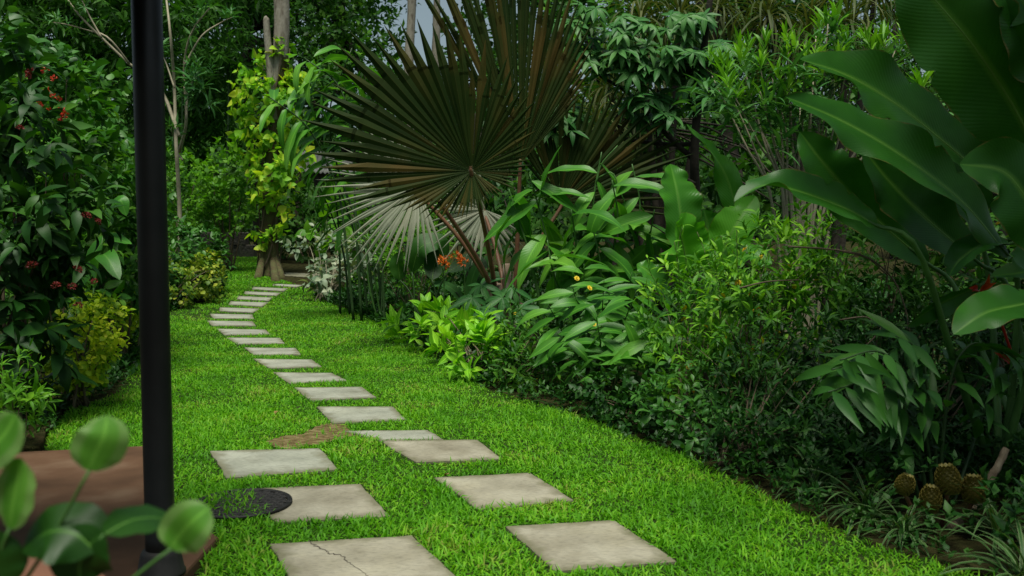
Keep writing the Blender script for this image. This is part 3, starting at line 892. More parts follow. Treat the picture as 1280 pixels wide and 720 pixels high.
def shrub(name, label, cat, blobs, tp, Lpx, Wpx, mat, cov=2.4, per=7, group=None, base=None, stem=M_TWIG, nst=9, r0=.014, fl=None, **kw):
    b0 = max(blobs, key=lambda b: b[1]); c, r = px_blob(b0)
    base = onground(c) if base is None else base
    root = thing(name, label, cat, base, group)
    SHOOT.clear(); mb = MB(); tips = fill(mb, tp, blobs, Lpx, Wpx, cov, per, **kw)
    mb.build('foliage', [mat, stem], root)
    if nst:
        m2 = MB(); branches(m2, base, tips, nst, r0, spread=.08); m2.build('stem', stem, root)
    if fl:
        me, pts, size = fl
        if isinstance(pts, int) and len(SHOOT) > pts: pts = [SHOOT[i] for i in rng.choice(len(SHOOT), pts, replace=False)]
        flowers(root, me, front_pts(tips, pts) if isinstance(pts, int) else pts, size)
    return root


def stemmed(name, label, cat, base, stems, n, L, W, tp, mat, group=None, smat=M_STEM, r=.012, **kw):
    """ginger-like clump: each stem is a part that carries its own leaves"""
    root = thing(name, label, cat, base, group)
    for st in stems:
        k2 = dict(kw); nn = n
        if isinstance(st, tuple): st, o = st; k2.update(o); nn = k2.pop('n', n)
        p = crom(st, 24)
        mb = MB(); mb.tube(p, np.linspace(r, r * .35, 24), 7); s = mb.build('stem', smat, root)
        m2 = MB(); distich(m2, st, nn, L, W, tp, **k2); m2.build('foliage', mat, s)
    return root


def tree(name, label, cat, trunk, tr, blobs, tp, Lpx, Wpx, mat, bark, cov=2.0, per=7, nst=16, r0=.05, group=None, **kw):
    """trunk: path of (px,py,Y); tr: radii in metres"""
    p = np.array([at(*q) for q in trunk]); base = onground(p[0]); p[0] = base - Z * .05
    root = thing(name, label, cat, base, group)
    pts = crom(p, 24); rr = np.interp(np.linspace(0, 1, 24), np.linspace(0, 1, len(tr)), tr)
    mb = MB(); mb.tube(pts + rng.normal(size=(24, 3)) * .02 * rr[:, None], rr * (1 + rng.normal(size=24) * .05), 12); tk = mb.build('trunk', bark, root)
    mb = MB(); tips = fill(mb, tp, blobs, Lpx, Wpx, cov, per, **kw); mb.build('crown', mat, root)
    if nst:
        m2 = MB(); branches(m2, pts[-6], tips, nst, r0, spread=.0); m2.build('limb', bark, root)
    return root


G = ground
# ================================================================== LEFT OF THE PATH
shrub('flowering_shrub', 'tall shrub with drooping dark leaves and crimson flower heads beside the veranda', 'shrub',
      [(12, 380, 6.9, 58, 112), (20, 250, 7.0, 75, 110), (5, 130, 7.2, 50, 75), (72, 292, 6.9, 38, 50), (2, 440, 6.7, 40, 55)],
      T_LAN, 33, 11.5, M_DEEP, 2.2, 7, hang=.55, tl=1.1, upz=.9, nst=14, r0=.02,
      fl=(F_CRIM, [(38, 92, 6.5), (25, 160, 6.4), (108, 270, 6.3), (122, 277, 6.3), (97, 337, 6.2), (90, 358, 6.2), (118, 352, 6.2), (70, 357, 6.2), (40, 332, 6.2), (98, 382, 6.2)], .032))
shrub('ixora_shrub', 'shrub with bright scarlet flowers in front of the creeper hedge', 'shrub',
      [(70, 150, 9.2, 55, 70), (90, 230, 9.0, 60, 70), (70, 320, 8.8, 60, 80)], T_OV, 20, 9, M_MID, 2.2, 7, nst=10,
      fl=(F_RED, [(57, 88, 8.7), (68, 98, 8.7), (60, 113, 8.7), (66, 121, 8.7), (73, 123, 8.7), (62, 138, 8.6), (69, 142, 8.6), (76, 139, 8.6), (81, 144, 8.6), (74, 145, 8.6), (48, 130, 8.6)], .030))
shrub('creeper_hedge', 'mounded hedge overgrown with overlapping glossy creeper leaves, behind scarlet flowers', 'hedge',
      [(55, 150, 11.5, 60, 90), (20, 110, 11.8, 45, 80), (135, 165, 11.5, 48, 78), (110, 250, 11, 80, 90), (120, 340, 10.5, 60, 70), (40, 260, 11, 80, 110)], T_HRT, 15, 12, M_IVY, 2.5, 6, hang=.5, upz=.4, nst=8)
shrub('leafy_shrub', 'green shrub with small leaves between the creeper hedge and the black post', 'shrub',
      [(125, 260, 10, 55, 70), (150, 330, 10, 40, 70), (105, 210, 10.2, 40, 40)], T_OV, 15, 6.5, M_MID, 2.2, 8, nst=10, tl=1.8)
root = thing('canna_plant', 'plant with broad drooping leaf at the foot of the leafy shrub', 'plant', onground(at(120, 420, 8)))
for px, W in [([(108, 420, 8), (118, 360, 8), (128, 318, 7.8), (150, 350, 7.6)], .2), ([(108, 420, 8), (100, 360, 8.1), (130, 300, 8.1), (165, 305, 8)], .16), ([(110, 420, 8), (90, 380, 7.8), (85, 455, 7.4), (124, 483, 7.3)], .08), ([(108, 420, 8), (130, 290, 8.1), (148, 250, 8), (158, 270, 8)], .15)]:
    p = [at(*q) for q in px]; mb = MB(); blade(mb, p[1:], W, A(.2, -.6, 1), .15, .03, n=14, cols=5); b = mb.build('leaf', [M_BAN, M_RIB], root)
    mb = MB(); mb.tube(crom([onground(p[0]), p[0], p[1]], 10), .008, 5); mb.build('petiole', M_STEM, b)
shrub('golden_shrub', 'rounded golden-leaved border shrub near the lawn, the nearest and largest', 'shrub',
      [(110, 425, 7.7, 36, 50), (92, 452, 7.6, 30, 36), (130, 402, 8.0, 26, 30)], T_OBO, 10, 6.5, M_GOLD, 2.4, 6, 'golden border shrubs', nst=14, tl=1.2)
shrub('golden_shrub', 'smaller golden-leaved border shrub behind the nearest one, against the black post', 'shrub',
      [(150, 385, 10.8, 30, 32), (170, 372, 11.3, 24, 28)], T_OBO, 9, 6, M_GOLD, 2.6, 6, 'golden border shrubs', nst=10, tl=1.2)
shrub('golden_shrub', 'far golden-leaved border shrub on the lawn edge past the black post', 'shrub',
      [(240, 352, 17.5, 34, 30), (215, 362, 16.5, 26, 32), (262, 340, 18.5, 18, 20)], T_OBO, 7, 5, M_GOLD2, 2.2, 6, 'golden border shrubs', nst=8, tl=1.2)
shrub('border_hedge', 'dark green hedge with pale new leaves rising behind the far golden shrub', 'hedge',
      [(225, 315, 18.5, 40, 34), (205, 345, 17, 22, 40), (255, 318, 19.5, 22, 26)], T_OV, 10, 5, M_IVY, 2.4, 6, nst=6)
shrub('fern_clump', 'bright feathery plant growing beside the kerb of the red floor', 'plant',
      [(12, 478, 6.0, 30, 30), (5, 510, 5.9, 34, 24), (38, 500, 6.1, 14, 18)], T_LAN, 20, 4.2, M_FRESH, 1.8, 8, nst=8, out=.9, r0=.006)
for lab, bl in [('broad light green shrub at the lawn end, left of the vine tree', [(235, 235, 25, 40, 40), (220, 280, 24, 30, 35)]),
                ('light green shrub with yellowing leaves close to the vine tree trunk', [(290, 230, 26, 32, 45), (285, 262, 25.5, 28, 30)]),
                ]:
    shrub('broadleaf_shrub', lab, 'shrub', bl, T_DIA, 8, 5, M_FRESH, 2.2, 6, 'light green shrubs at the lawn end', nst=10, r0=.03)
shrub('broadleaf_shrub', 'darker shrub beneath the bare pale-branched tree behind the black post', 'shrub', [(175, 250, 22, 40, 45), (200, 210, 23, 25, 30), (165, 310, 20, 30, 45)], T_DIA, 8, 5, M_MID, 2.2, 6, nst=8, r0=.03)
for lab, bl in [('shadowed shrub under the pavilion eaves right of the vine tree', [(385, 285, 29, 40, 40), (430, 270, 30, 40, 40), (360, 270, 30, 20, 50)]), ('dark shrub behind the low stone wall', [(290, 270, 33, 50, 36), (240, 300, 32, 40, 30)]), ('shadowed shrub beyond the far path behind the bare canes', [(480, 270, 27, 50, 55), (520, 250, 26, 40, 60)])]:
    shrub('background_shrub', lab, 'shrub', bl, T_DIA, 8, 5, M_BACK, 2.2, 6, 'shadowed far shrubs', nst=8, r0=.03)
# dark low wall
base = onground(at(287, 300, 31))
root = thing('stone_wall', 'low dark stone block wall at the far lawn end', 'wall', base)
mb = MB()
for row, (n, zz) in enumerate([(4, 0), (3, .42)]):
    for i in range(n):
        x = base[0] - .95 + (i + .5 * row) * .52; c = A(x, base[1] + rng.normal() * .03, base[2] + zz)
        P = [(c[0] - .25, c[1] - .2), (c[0] + .25, c[1] - .2), (c[0] + .25, c[1] + .2), (c[0] - .25, c[1] + .2)]
        o = slab_solid('tmp', [A(*p) for p in P], c[2], c[2] + .41, M_ROCK, .03, .012)
        me = o.data; v = np.array([x.co[:] for x in me.vertices])
        mb.add(v, None, [tuple(p.vertices) for p in me.polygons if len(p.vertices) == 4], [tuple(p.vertices) for p in me.polygons if len(p.vertices) == 3])
        bpy.data.objects.remove(o)
mb.build('stonework', M_ROCK, root, smooth=False)
# pale-branched small tree
Yt = 19.0
base = onground(at(226, 290, Yt))
root = thing('slender_tree', 'slender small tree with pale forking branches and few lance-shaped leaf tufts', 'tree', base)
mb = MB()
sk = [([(226, 330), (224, 250), (220, 177), (218, 110), (213, 43), (208, 0)], .05), ([(224, 190), (233, 150), (230, 83), (240, 40), (262, 10)], .035), ([(224, 170), (200, 110), (162, 80), (127, 47), (100, 20), (85, 0)], .04),
      ([(162, 80), (135, 47), (110, 38), (80, 30), (66, 28)], .022), ([(127, 47), (112, 20), (100, -5)], .02), ([(230, 83), (252, 45), (277, 28), (290, 22)], .022), ([(218, 110), (206, 75), (196, 60)], .02), ([(233, 150), (236, 110), (250, 95)], .02), ([(228, 200), (219, 185), (214, 160)], .02)]
pts = []
for s, r in sk:
    p = crom([at(x, y, Yt + rng.normal() * .25) for x, y in s], 16); mb.tube(p, np.linspace(r, r * .4, 16), 6)
    if s[0][1] != 330: pts.append(p[-5:])
mb.build('trunk', M_TWIGP, root)
tp = np.concatenate(pts); D = unit(rng.normal(size=tp.shape) * .5 + Z * .8)
mb = MB(); twigs(mb, T_LAN3, tp, D, .15, 9, .27, .05)
c, r = px_blob((252, 108, Yt, 22, 32)); P, d = blob_pts(c, r, 18); twigs(mb, T_LAN3, P, unit(d + Z), .2, 9, .28, .05)
mb.build('crown', M_GREY, root)

# ================================================================== VINE TREE, PAVILION
Yv = 24.6
tk = [(337, 346), (337, 320), (338, 250), (345, 150), (351, 60), (351, -60), (352, -330)]
p = np.array([at(x, y, Yv) for x, y in tk]); base = onground(p[0])
root = thing('vine_tree', 'tall tree with mottled pale upper trunk wrapped in yellow-green vine beside the path', 'tree', base)
mb = MB(); pts = crom(p, 40); rr = np.interp(np.linspace(0, 1, 40), [0, .05, .12, .3, .6, 1], [.40, .30, .25, .21, .19, .16]); mb.tube(pts, rr, 14)
tr = mb.build('trunk', M_BARK, root)
mb = MB(); q = crom([at(343, 120, Yv), at(352, 45, Yv), at(351, -60, Yv), at(352, -335, Yv)], 12); mb.tube(q, np.linspace(.2, .2, 12), 14); mb.build('upper_bark', M_PALE, tr)
mb = MB(); q = crom([at(344, 150, Yv - .1), at(338, 90, Yv - .15), at(333, 30, Yv - .2), at(335, 22, Yv - .2)], 12); mb.tube(q, np.linspace(.12, .07, 12), 9); mb.build('broken_stub', M_PALE, root)
mb = MB()
for a, b in [((322, 348), (328, 325)), ((352, 348), (345, 325)), ((345, 352), (341, 325))]:
    g = G(*a); mb.tube(crom([g - Z * .05, at(*b, Yv - .15), at(338, 300, Yv)], 8), np.linspace(.12, .05, 8), 7)
mb.build('root_flare', M_BARK, tr)
mb = MB(); fill(mb, T_DIA, [(352, -420, Yv, 70, 60), (320, -380, Yv + 1, 50, 40), (400, -390, Yv, 50, 40)], 14, 8, .8, 6); mb.build('crown', M_BACK, root)
root = thing('climbing_vine', 'yellow-green heart-leaved vine climbing the trunk of the tall tree', 'vine', base + A(0, -.3, 0))
mb = MB(); tips = fill(mb, T_HRT, [(345, 90, Yv, 24, 32), (338, 140, Yv, 34, 45), (320, 120, Yv, 22, 40), (362, 130, Yv, 22, 40), (338, 195, Yv, 26, 30), (318, 175, Yv, 20, 26), (354, 245, Yv - .2, 14, 34), (330, 235, Yv - .2, 10, 22), (375, 175, Yv, 14, 30), (342, 215, Yv - .35, 20, 30), (347, 265, Yv - .35, 13, 24), (332, 285, Yv - .3, 8, 16)], 9.5, 7.5, 1.25, 5, hang=.5, upz=.3, shell=.35, tl=1.6)
mb.build('foliage', M_VINE, root)
mb = MB()
for k in range(5):
    a0 = k * 1.3; t = np.linspace(0, 1, 30); c = crom([at(x, y, Yv) for x, y in tk[:5]], 30)
    mb.tube(c + np.stack([np.cos(a0 + t * 4) * .3, np.sin(a0 + t * 4) * .3, t * 0], -1) * np.linspace(1.1, .75, 30)[:, None], .018, 5)
mb.build('stem', M_TWIG, root)

hb = onground(at(400, 300, 33))
root = thing('garden_pavilion', 'small open pavilion with grey corrugated tile roof behind the vine tree', 'pavilion', hb)
ev0, ev1, rd0, rd1 = at(362, 212, 32), at(447, 217, 32), at(376, 189, 33.6), at(436, 192, 33.6)
mb = MB(); nc = 90
t = np.linspace(0, 1, nc)[:, None]; e = ev0 + (ev1 - ev0) * t; r_ = rd0 + (rd1 - rd0) * t
wv = (.03 * np.sin(np.arange(nc) * 2 * math.pi / 6))[:, None] * Z
rows = [e + wv - Z * .05, e + wv]
for k in range(1, 6):
    m_ = e + (r_ - e) * k / 6 + wv; rows += [m_ + Z * .02, m_ - Z * .015]
rows.append(r_ + wv)
b0, b1 = rd0 + (rd0 - ev0) * A(-1, 1, -1) * 1.0, rd1 + (rd1 - ev1) * A(-1, 1, -1)
bk = A(0, 2 * (rd0[1] - ev0[1]), 0)
rows += [e + bk + wv, e + bk + wv - Z * .05]
V = np.stack(rows); nr = len(rows); i = np.arange(nr - 1)[:, None] * nc; j = np.arange(nc - 1)[None]
mb.add(V, None, np.stack([i + j, i + j + 1, i + nc + j + 1, i + nc + j], -1))
mb.build('roof', M_ROOF, root)
for x, y in [(397, 32.3), (441, 32.3), (372, 34.9), (441, 34.9)]:
    q = at(x, 213, y); g = onground(q); mb = MB(); mb.tube([g, g + Z * .2, q + Z * .05], [.16, .14, .13], 4); mb.build('post', M_TIMB, root, smooth=False)

# ================================================================== CENTRE BED
Ya = 14.5
stemmed('torch_ginger', 'tall torch ginger with arching stems and long drooping leaves left of fan palm', 'plant', onground(at(455, 385, Ya)),
        [([onground(at(442, 385, Ya)), at(432, 300, Ya), at(420, 230, Ya), at(385, 160, Ya - .2), at(338, 122, Ya - .4)], dict(start=.7, n=12)),
         [onground(at(452, 385, Ya)), at(445, 280, Ya), at(440, 180, Ya), at(425, 110, Ya), at(380, 72, Ya)],
         [onground(at(470, 388, Ya)), at(455, 300, Ya), at(425, 220, Ya + .2), at(412, 140, Ya + .2), at(440, 60, Ya + .3)],
         [onground(at(478, 390, Ya)), at(470, 300, Ya + .2), at(460, 220, Ya + .3), at(470, 150, Ya + .3), at(520, 90, Ya + .2)]],
        21, .74, .15, T_OBL, M_GING, start=.52, fwd=.45, droop=.3, smat=M_STEMD, r=.024, phi=.7, face=.5)
stemmed('torch_ginger', 'thin dark-stemmed ginger with one hanging pale leaf in front of the pavilion', 'plant', onground(at(425, 380, 15.5)),
        [[onground(at(425, 380, 15.5)), at(424, 300, 15.5), at(418, 240, 15.5), at(405, 190, 15.5)], [onground(at(437, 382, 15.5)), at(430, 320, 15.5), at(415, 270, 15.5), at(400, 235, 15.3)],
         [onground(at(460, 385, 15)), at(452, 330, 15), at(430, 250, 15), at(405, 200, 15)]],
        7, .7, .17, T_OBL, M_GING, start=.55, fwd=.3, droop=.7, smat=M_STEMD, r=.022, phi=.2)
M_CROT = leaf_mat('white_mottled_leaf', (.05, .12, .05), (.17, .24, .14), (.38, .42, .28), .5, .25)
shrub('variegated_shrub', 'open white-mottled leafy shrub with pale twigs beside the far path', 'shrub',
      [(395, 310, 19, 32, 24), (425, 325, 18.5, 30, 28), (405, 350, 18, 28, 18), (450, 320, 19, 22, 26)], T_OV, 11, 6, M_CROT, 1.1, 6, stem=M_TWIGP, nst=22, r0=.016, shell=.3)
shrub('broadleaf_plant', 'bright green broad-leaved plants just behind the mottled shrub under the pavilion', 'plant',
      [(445, 250, 21, 32, 36), (470, 290, 20, 28, 35), (420, 285, 22, 22, 28)], T_HRT, 20, 14, M_FRESH, 1.3, 5, nst=10, r0=.02)
shrub('feathery_shrub', 'fine feathery mid green shrub below the silver palm fan', 'shrub',
      [(495, 300, 14.5, 36, 38), (520, 325, 14, 34, 34), (545, 300, 14.5, 28, 36)], T_DIA, 7, 2.2, M_FRESH, 1.7, 9, nst=18, tl=2.2, shell=.3, r0=.01)
root = thing('cane_clump', 'clump of upright bare canes under the feathery shrub', 'plant', onground(at(500, 390, 14)))
for k in range(16):
    x = 470 + 75 * rng.random(); Yk = 13.7 + rng.random(); g = onground(at(x, 390, Yk)); t_ = g + A(rng.normal() * .12, rng.normal() * .1, .9 + rng.random() * .8)
    mb = MB(); mb.tube(crom([g, (g + t_) / 2 + rng.normal(size=3) * .03, t_], 8), np.linspace(.018, .01, 8), 6); mb.build('cane', M_STEMD if k % 3 else M_STEM, root)
root = thing('heliconia_plant', 'dark broad-bladed plant with orange flower spikes below the palm', 'plant', onground(at(545, 395, 12.8)))
for px, W in [([(520, 385), (515, 340), (525, 310), (548, 303), (560, 320)], .34), ([(535, 390), (560, 340), (590, 325), (610, 335)], .24), ([(530, 390), (500, 350), (498, 330), (503, 315)], .25), ([(590, 390), (588, 360), (595, 335), (603, 320)], .15), ([(585, 390), (570, 365), (552, 355), (540, 358)], .14), ([(590, 390), (600, 360), (620, 345), (632, 352)], .18), ([(550, 390), (540, 350), (545, 325), (560, 300)], .3)]:
    p = [at(*q, 12.6 + .2 * rng.random()) for q in px]; mb = MB(); blade(mb, p[1:] if W > .2 else p, W, A(.1, -.8, .7), .15, .03, n=14, cols=5); b = mb.build('leaf', [M_DEEP if W > .2 else M_GREY, M_RIB], root)
    mb = MB(); mb.tube(crom([onground(p[0]), p[0] * .5 + p[1] * .5, p[1]], 8), .012, 5); mb.build('petiole', M_STEMD, b)
for x, y in [(577, 325), (551, 329)]:
    q = at(x, y, 12.4); mb = MB(); mb.tube(crom([onground(at(x + 3, 390, 12.4)), at(x + 4, 350, 12.4), q], 8), .009, 5); mb.build('flower_stalk', M_STEM, root)
flowers(root, F_ORG, [(577, 324, 12.3), (580, 328, 12.3), (552, 326, 12.3), (556, 331, 12.3), (562, 322, 12.3), (570, 319, 12.3)], .05)
shrub('lime_plant', 'low lime green lance-leaved border plants along the lawn edge', 'plant',
      [(515, 408, 12.2, 24, 22), (545, 418, 11.1, 26, 24), (575, 434, 10.1, 28, 24), (602, 450, 9.0, 26, 24), (560, 406, 11.6, 30, 18), (592, 422, 10.6, 26, 22)],
      T_OV, 25, 8.5, M_LIME, 2.3, 9, nst=12, tl=.55, out=1.0, lift=.35, shell=.6, r0=.01)
# cassava-leaved plants
for lab, items in [('plant with dark hand-shaped leaves in front of the palm trunk', [(612, 388, 10.9), (590, 372, 11.1), (628, 372, 11.1), (650, 385, 11.2), (601, 356, 11.3), (640, 360, 11.4)])]:
    root = thing('cassava_plant', lab, 'plant', onground(at(612, 430, 11)))
    for x, y, Yk in items:
        c = at(x, y, Yk); g = onground(at(612 + (x - 612) * .4, 425, Yk))
        mb = MB(); mb.tube(crom([g, g * .4 + c * .6 + A(0, 0, .08), c], 8), np.linspace(.009, .004, 8), 5); s = mb.build('stalk', M_STEM, root)
        mb = MB(); palmate(mb, c[None], A(rng.normal() * .2, -.7, .8)[None], A(rng.normal() * .4, -.5, -.6)[None], .36, .085, 7); mb.build('leaf', M_GREY, s)
shrub('marigold_bush', 'ferny dark bush with a few yellow flowers on the lawn edge beside lime plants', 'bush',
      [(652, 430, 9.2, 40, 40), (665, 460, 8.6, 38, 36), (635, 468, 8.7, 22, 24)], T_LAN3, 13, 3.6, M_MID, 2.0, 9, nst=16, tl=1.6, r0=.008, shoots=.08,
      fl=(F_YEL, [(644, 392, 9.4), (620, 445, 9.2), (618, 467, 9.1), (634, 464, 8.95), (636, 461, 8.95), (671, 474, 8.8), (641, 444, 9.1)], .022))

# fan palm
Yf = 11.6
base = onground(at(632, 395, Yf))
root = thing('fan_palm', 'fan palm with huge dark olive pleated fans and one silvery fan', 'palm', base)
mb = MB()
tb = base + Z * .05
for k in range(9):
    a = k * 2.4; o_ = A(math.cos(a) * .12, math.sin(a) * .12, 0); h = .5 + .25 * (k % 3)
    mb.tube(crom([tb + o_ * .8 - Z * .1, tb + o_ * .9 + Z * h * .5, tb + o_ * 1.7 + Z * h], 8), np.linspace(.10, .05, 8), 7)
mb.build('trunk', M_BOOT, root)
FR = [  # hub px, Y, R px, angle, span, tilt, cup, material, segments, split, lengths by bearing
    (590, 214, 10.6, 212, 150, 352, (-.1, .15), 12, M_FANO, 66, .70, [(-40, .22), (0, .34), (30, .44), (60, .62), (90, .78), (115, .95), (135, 1.02), (160, 1.0), (178, .93), (192, .72), (208, .5), (225, .38), (250, .31), (270, .27), (300, .22), (320, .22)]),
    (650, 205, 11.3, 270, 84, 74, (.1, .2), 6, M_FANO, 30, .72, [(0, .4), (47, .45), (60, .66), (72, .85), (90, 1), (125, .96)]),
    (700, 255, 11.8, 178, 62, 140, (.15, .2), 8, M_FANO, 32, .62, [(-20, .7), (20, .95), (60, .95), (100, .72), (140, .5)]),
    (522, 234, 11.6, 122, 200, 190, (-.2, .3), 12, M_FANS, 34, .45, None),
    (606, 262, 12.6, 80, 215, 240, (0, .3), 14, M_FANS, 30, .5, None),
]
for hx, hy, Yk, R, an, sp, ti, cu, mt, ns, spl, ln in FR:
    hub = at(hx, hy, Yk)
    mb = MB(); fan(mb, hub, R * Yk / F, an, sp, ns, ti, cu, spl, .22, .07, lens=ln); fr = mb.build('frond', mt, root, smooth=False)
    if mt is M_FANS: fr['label'] = 'silvery grey fan'
    mb = MB(); b = tb + A(rng.normal() * .08, rng.normal() * .06, .35)
    dirx = hub - b
    mb.tube(crom([b, b + dirx * .5 + A(0, 0, .10), hub - Z * .06, hub + (hub - b) * A(.04, .04, .03)], 16), np.linspace(.034, .016, 16), 7)
    mb.build('petiole', M_PET, fr)
mb = MB(); mb.tube(crom([tb + Z * .3, at(600, 330, 11.2), at(560, 268, 10.9), at(535, 235, 10.8)], 16), np.linspace(.036, .02, 16), 7); mb.build('petiole', M_PET, root)

# ================================================================== RIGHT MIDDLE
Ym = 9.6
stemmed('spiral_ginger', 'tall ginger with big wavy drooping leaves on upright stems right of palm', 'plant', onground(at(735, 430, Ym)),
        [([onground(at(735, 430, Ym)), at(738, 330, Ym), at(742, 250, Ym), at(752, 190, Ym)], dict(start=.4, n=8)),
         ([onground(at(700, 430, Ym)), at(692, 340, Ym), at(676, 270, Ym), at(662, 218, Ym - .1)], dict(n=10)),
         ([onground(at(770, 430, Ym)), at(790, 330, Ym), at(800, 260, Ym), at(790, 205, Ym)], dict(n=11)),
         ([onground(at(745, 430, Ym)), at(762, 340, Ym - .2), at(772, 275, Ym - .2), at(765, 225, Ym - .3)], dict(n=10)),
         ([onground(at(720, 430, Ym)), at(716, 355, Ym - .3), at(720, 310, Ym - .3), at(714, 262, Ym - .4)], dict(n=10)),
         ([onground(at(690, 430, Ym)), at(665, 330, Ym), at(648, 275, Ym), at(636, 236, Ym)], dict(n=8)),
         ([onground(at(780, 430, Ym)), at(802, 360, Ym - .2), at(810, 310, Ym - .2), at(818, 262, Ym - .4)], dict(n=9)),
         ([onground(at(705, 430, Ym)), at(700, 380, Ym - .4), at(690, 335, Ym - .5), at(684, 300, Ym - .5)], dict(n=8)),
         ([onground(at(760, 430, Ym)), at(752, 370, Ym - .4), at(750, 325, Ym - .5), at(742, 290, Ym - .5)], dict(n=8))],
        10, .64, .17, T_GIN, M_GING, start=.42, fwd=.05, droop=.6, r=.018, phi=.2, end=.98, jit=.5, face=.6)
mb = MB(); r2 = bpy.data.objects['spiral_ginger']
mb.tube(crom([at(745, 230, Ym), at(752, 205, Ym), at(772, 182, Ym)], 8), np.linspace(.012, .005, 8), 5); mb.tube(crom([at(748, 222, Ym), at(765, 216, Ym), at(775, 238, Ym)], 8), .008, 5); mb.build('shoot', M_STEM, r2)
root = thing('banana_plant', 'young banana plant with upright broad bright green leaves behind the thicket', 'plant', onground(at(865, 420, 8.9)))
for px, W, nr, ro in [([(862, 420, 8.9), (857, 330, 8.8), (848, 250, 8.8), (838, 205, 8.9)], .46, (.5, -1, .2), (0, 0)), ([(868, 420, 8.7), (862, 345, 8.6), (852, 300, 8.5), (845, 278, 8.3)], .52, (0, -1, .5), (0, 0)),
                      ([(880, 420, 8.9), (890, 350, 8.9), (915, 290, 8.8), (945, 245, 8.9)], .42, (-.3, -1, .3), (0, 0)), ([(885, 420, 9.2), (930, 300, 9.2), (905, 215, 9.2), (858, 155, 9.0)], .26, (-.5, -.6, 1), (0, 0)),
                      ([(870, 420, 9.0), (840, 380, 8.9), (815, 345, 8.8), (796, 330, 8.8)], .3, (-.2, -.7, 1), (0, 0)), ([(875, 420, 9), (900, 340, 8.8), (935, 320, 8.6), (965, 330, 8.5)], .36, (0, -.7, 1), (0, 0)), ([(878, 420, 9), (880, 340, 9.1), (885, 290, 9.2), (880, 262, 9.2)], .4, (.2, -1, .3), (0, 0))]:
    p = [at(*q) for q in px]; mb = MB(); blade(mb, p[1:], W, A(*nr), .2, .06, 'big', 40, 11, waves=2.5, notch=3); b = mb.build('leaf', [M_BANB if W in (.52, .42) else M_BAN, M_RIB], root)
    mb = MB(); mb.tube(crom([onground(p[0]), p[0], p[1]], 10), np.linspace(.03, .012, 10), 7); mb.build('petiole', M_STEM, b)
stemmed('ginger_clump', 'lower dense ginger clump with narrow green leaves over the lawn edge', 'plant', onground(at(755, 485, 8.2)),
        [[onground(at(x, 490, Yk)), at(x + dx * .4, 490 - h * .6, Yk - .1), at(x + dx, 490 - h, Yk - .3)] for x, dx, h, Yk in
         [(735, -20, 135, 8.5), (750, 5, 140, 8.5), (720, -35, 110, 8.4), (765, 30, 125, 8.3), (780, 45, 95, 8.1), (740, -45, 75, 8.2), (770, 20, 150, 8.8), (755, -10, 95, 8.0), (790, 25, 70, 7.8), (730, 0, 160, 8.9), (760, 60, 60, 7.9)]],
        12, .38, .10, T_LAN, M_GING, start=.3, fwd=.45, droop=.3, r=.009, phi=.1, jit=.35, face=.6)
b = bpy.data.objects['ginger_clump']
for x, y in [(660, 0), (742, 405), (737, 360), (721, 348)]:
    if y: inst('flower', F_YEL, b, at(x, y, 7.9), (.9, 0, rng.random()), .028)
shrub('groundcover_bush', 'low dark round-leaved bush at lawn edge below the ginger clump', 'bush',
      [(772, 508, 7.1, 34, 30), (750, 496, 7.4, 24, 24), (800, 520, 6.8, 28, 26)], T_OV, 11, 7, M_DEEP, 2.3, 7, nst=8, r0=.006)
shrub('groundcover_bush', 'low blue-green bush with a purple flower at the lawn edge below the thicket', 'bush',
      [(850, 520, 6.4, 38, 42), (835, 500, 6.6, 30, 36), (880, 545, 6.0, 35, 34)], T_OBO, 16, 6.5, M_IVY, 2.0, 7, nst=10, r0=.007, fl=(F_PURP, [(824, 499, 6.4)], .016))
# yellow-flowered thicket
th = [('yellow-flowered thicket bush nearest the ginger clump, sprawling bright and twiggy', [(860, 420, 7.4, 48, 55), (850, 380, 7.8, 40, 50), (875, 470, 7.0, 46, 50), (900, 380, 7.8, 40, 45)], M_THK, 16),
      ('yellow-flowered thicket bush under the arching blade leaf, with narrow leaves', [(965, 340, 7.2, 62, 60), (930, 400, 6.9, 55, 60), (1000, 400, 7.0, 55, 60), (1010, 315, 7.4, 50, 42)], M_THK, 22),
      ('yellow-flowered thicket bush behind the petioles of the giant blade leaves', [(1100, 330, 6.9, 60, 55), (1150, 310, 7.1, 50, 50), (1090, 390, 6.7, 60, 55), (1180, 370, 6.8, 60, 60)], M_MID, 12),
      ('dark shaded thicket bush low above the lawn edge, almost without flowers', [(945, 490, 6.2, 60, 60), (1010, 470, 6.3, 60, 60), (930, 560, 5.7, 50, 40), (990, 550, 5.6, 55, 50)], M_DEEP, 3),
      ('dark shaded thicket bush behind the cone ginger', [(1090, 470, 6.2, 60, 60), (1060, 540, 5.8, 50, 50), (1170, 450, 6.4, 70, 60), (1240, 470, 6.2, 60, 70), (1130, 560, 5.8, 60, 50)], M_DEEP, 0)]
for lab, bl, mt, nf in th:
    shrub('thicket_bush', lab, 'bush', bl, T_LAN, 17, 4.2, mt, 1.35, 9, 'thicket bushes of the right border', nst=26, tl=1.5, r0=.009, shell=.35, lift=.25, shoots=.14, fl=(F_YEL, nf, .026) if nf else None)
rb = bpy.data.objects['thicket_bush.001']
mb = MB()
for s in [[(1045, 312), (1090, 325), (1120, 355), (1135, 400), (1140, 440)], [(985, 308), (1040, 312), (1080, 320), (1110, 345)], [(1050, 400), (1080, 396), (1092, 402)], [(1105, 405), (1090, 425), (1065, 445), (1040, 455)], [(925, 360), (960, 352), (1000, 350)]]:
    mb.tube(crom([at(x, y, 6.2) for x, y in s], 14), np.linspace(.007, .004, 14), 5)
mb.build('bare_twig', M_TWIG, rb)
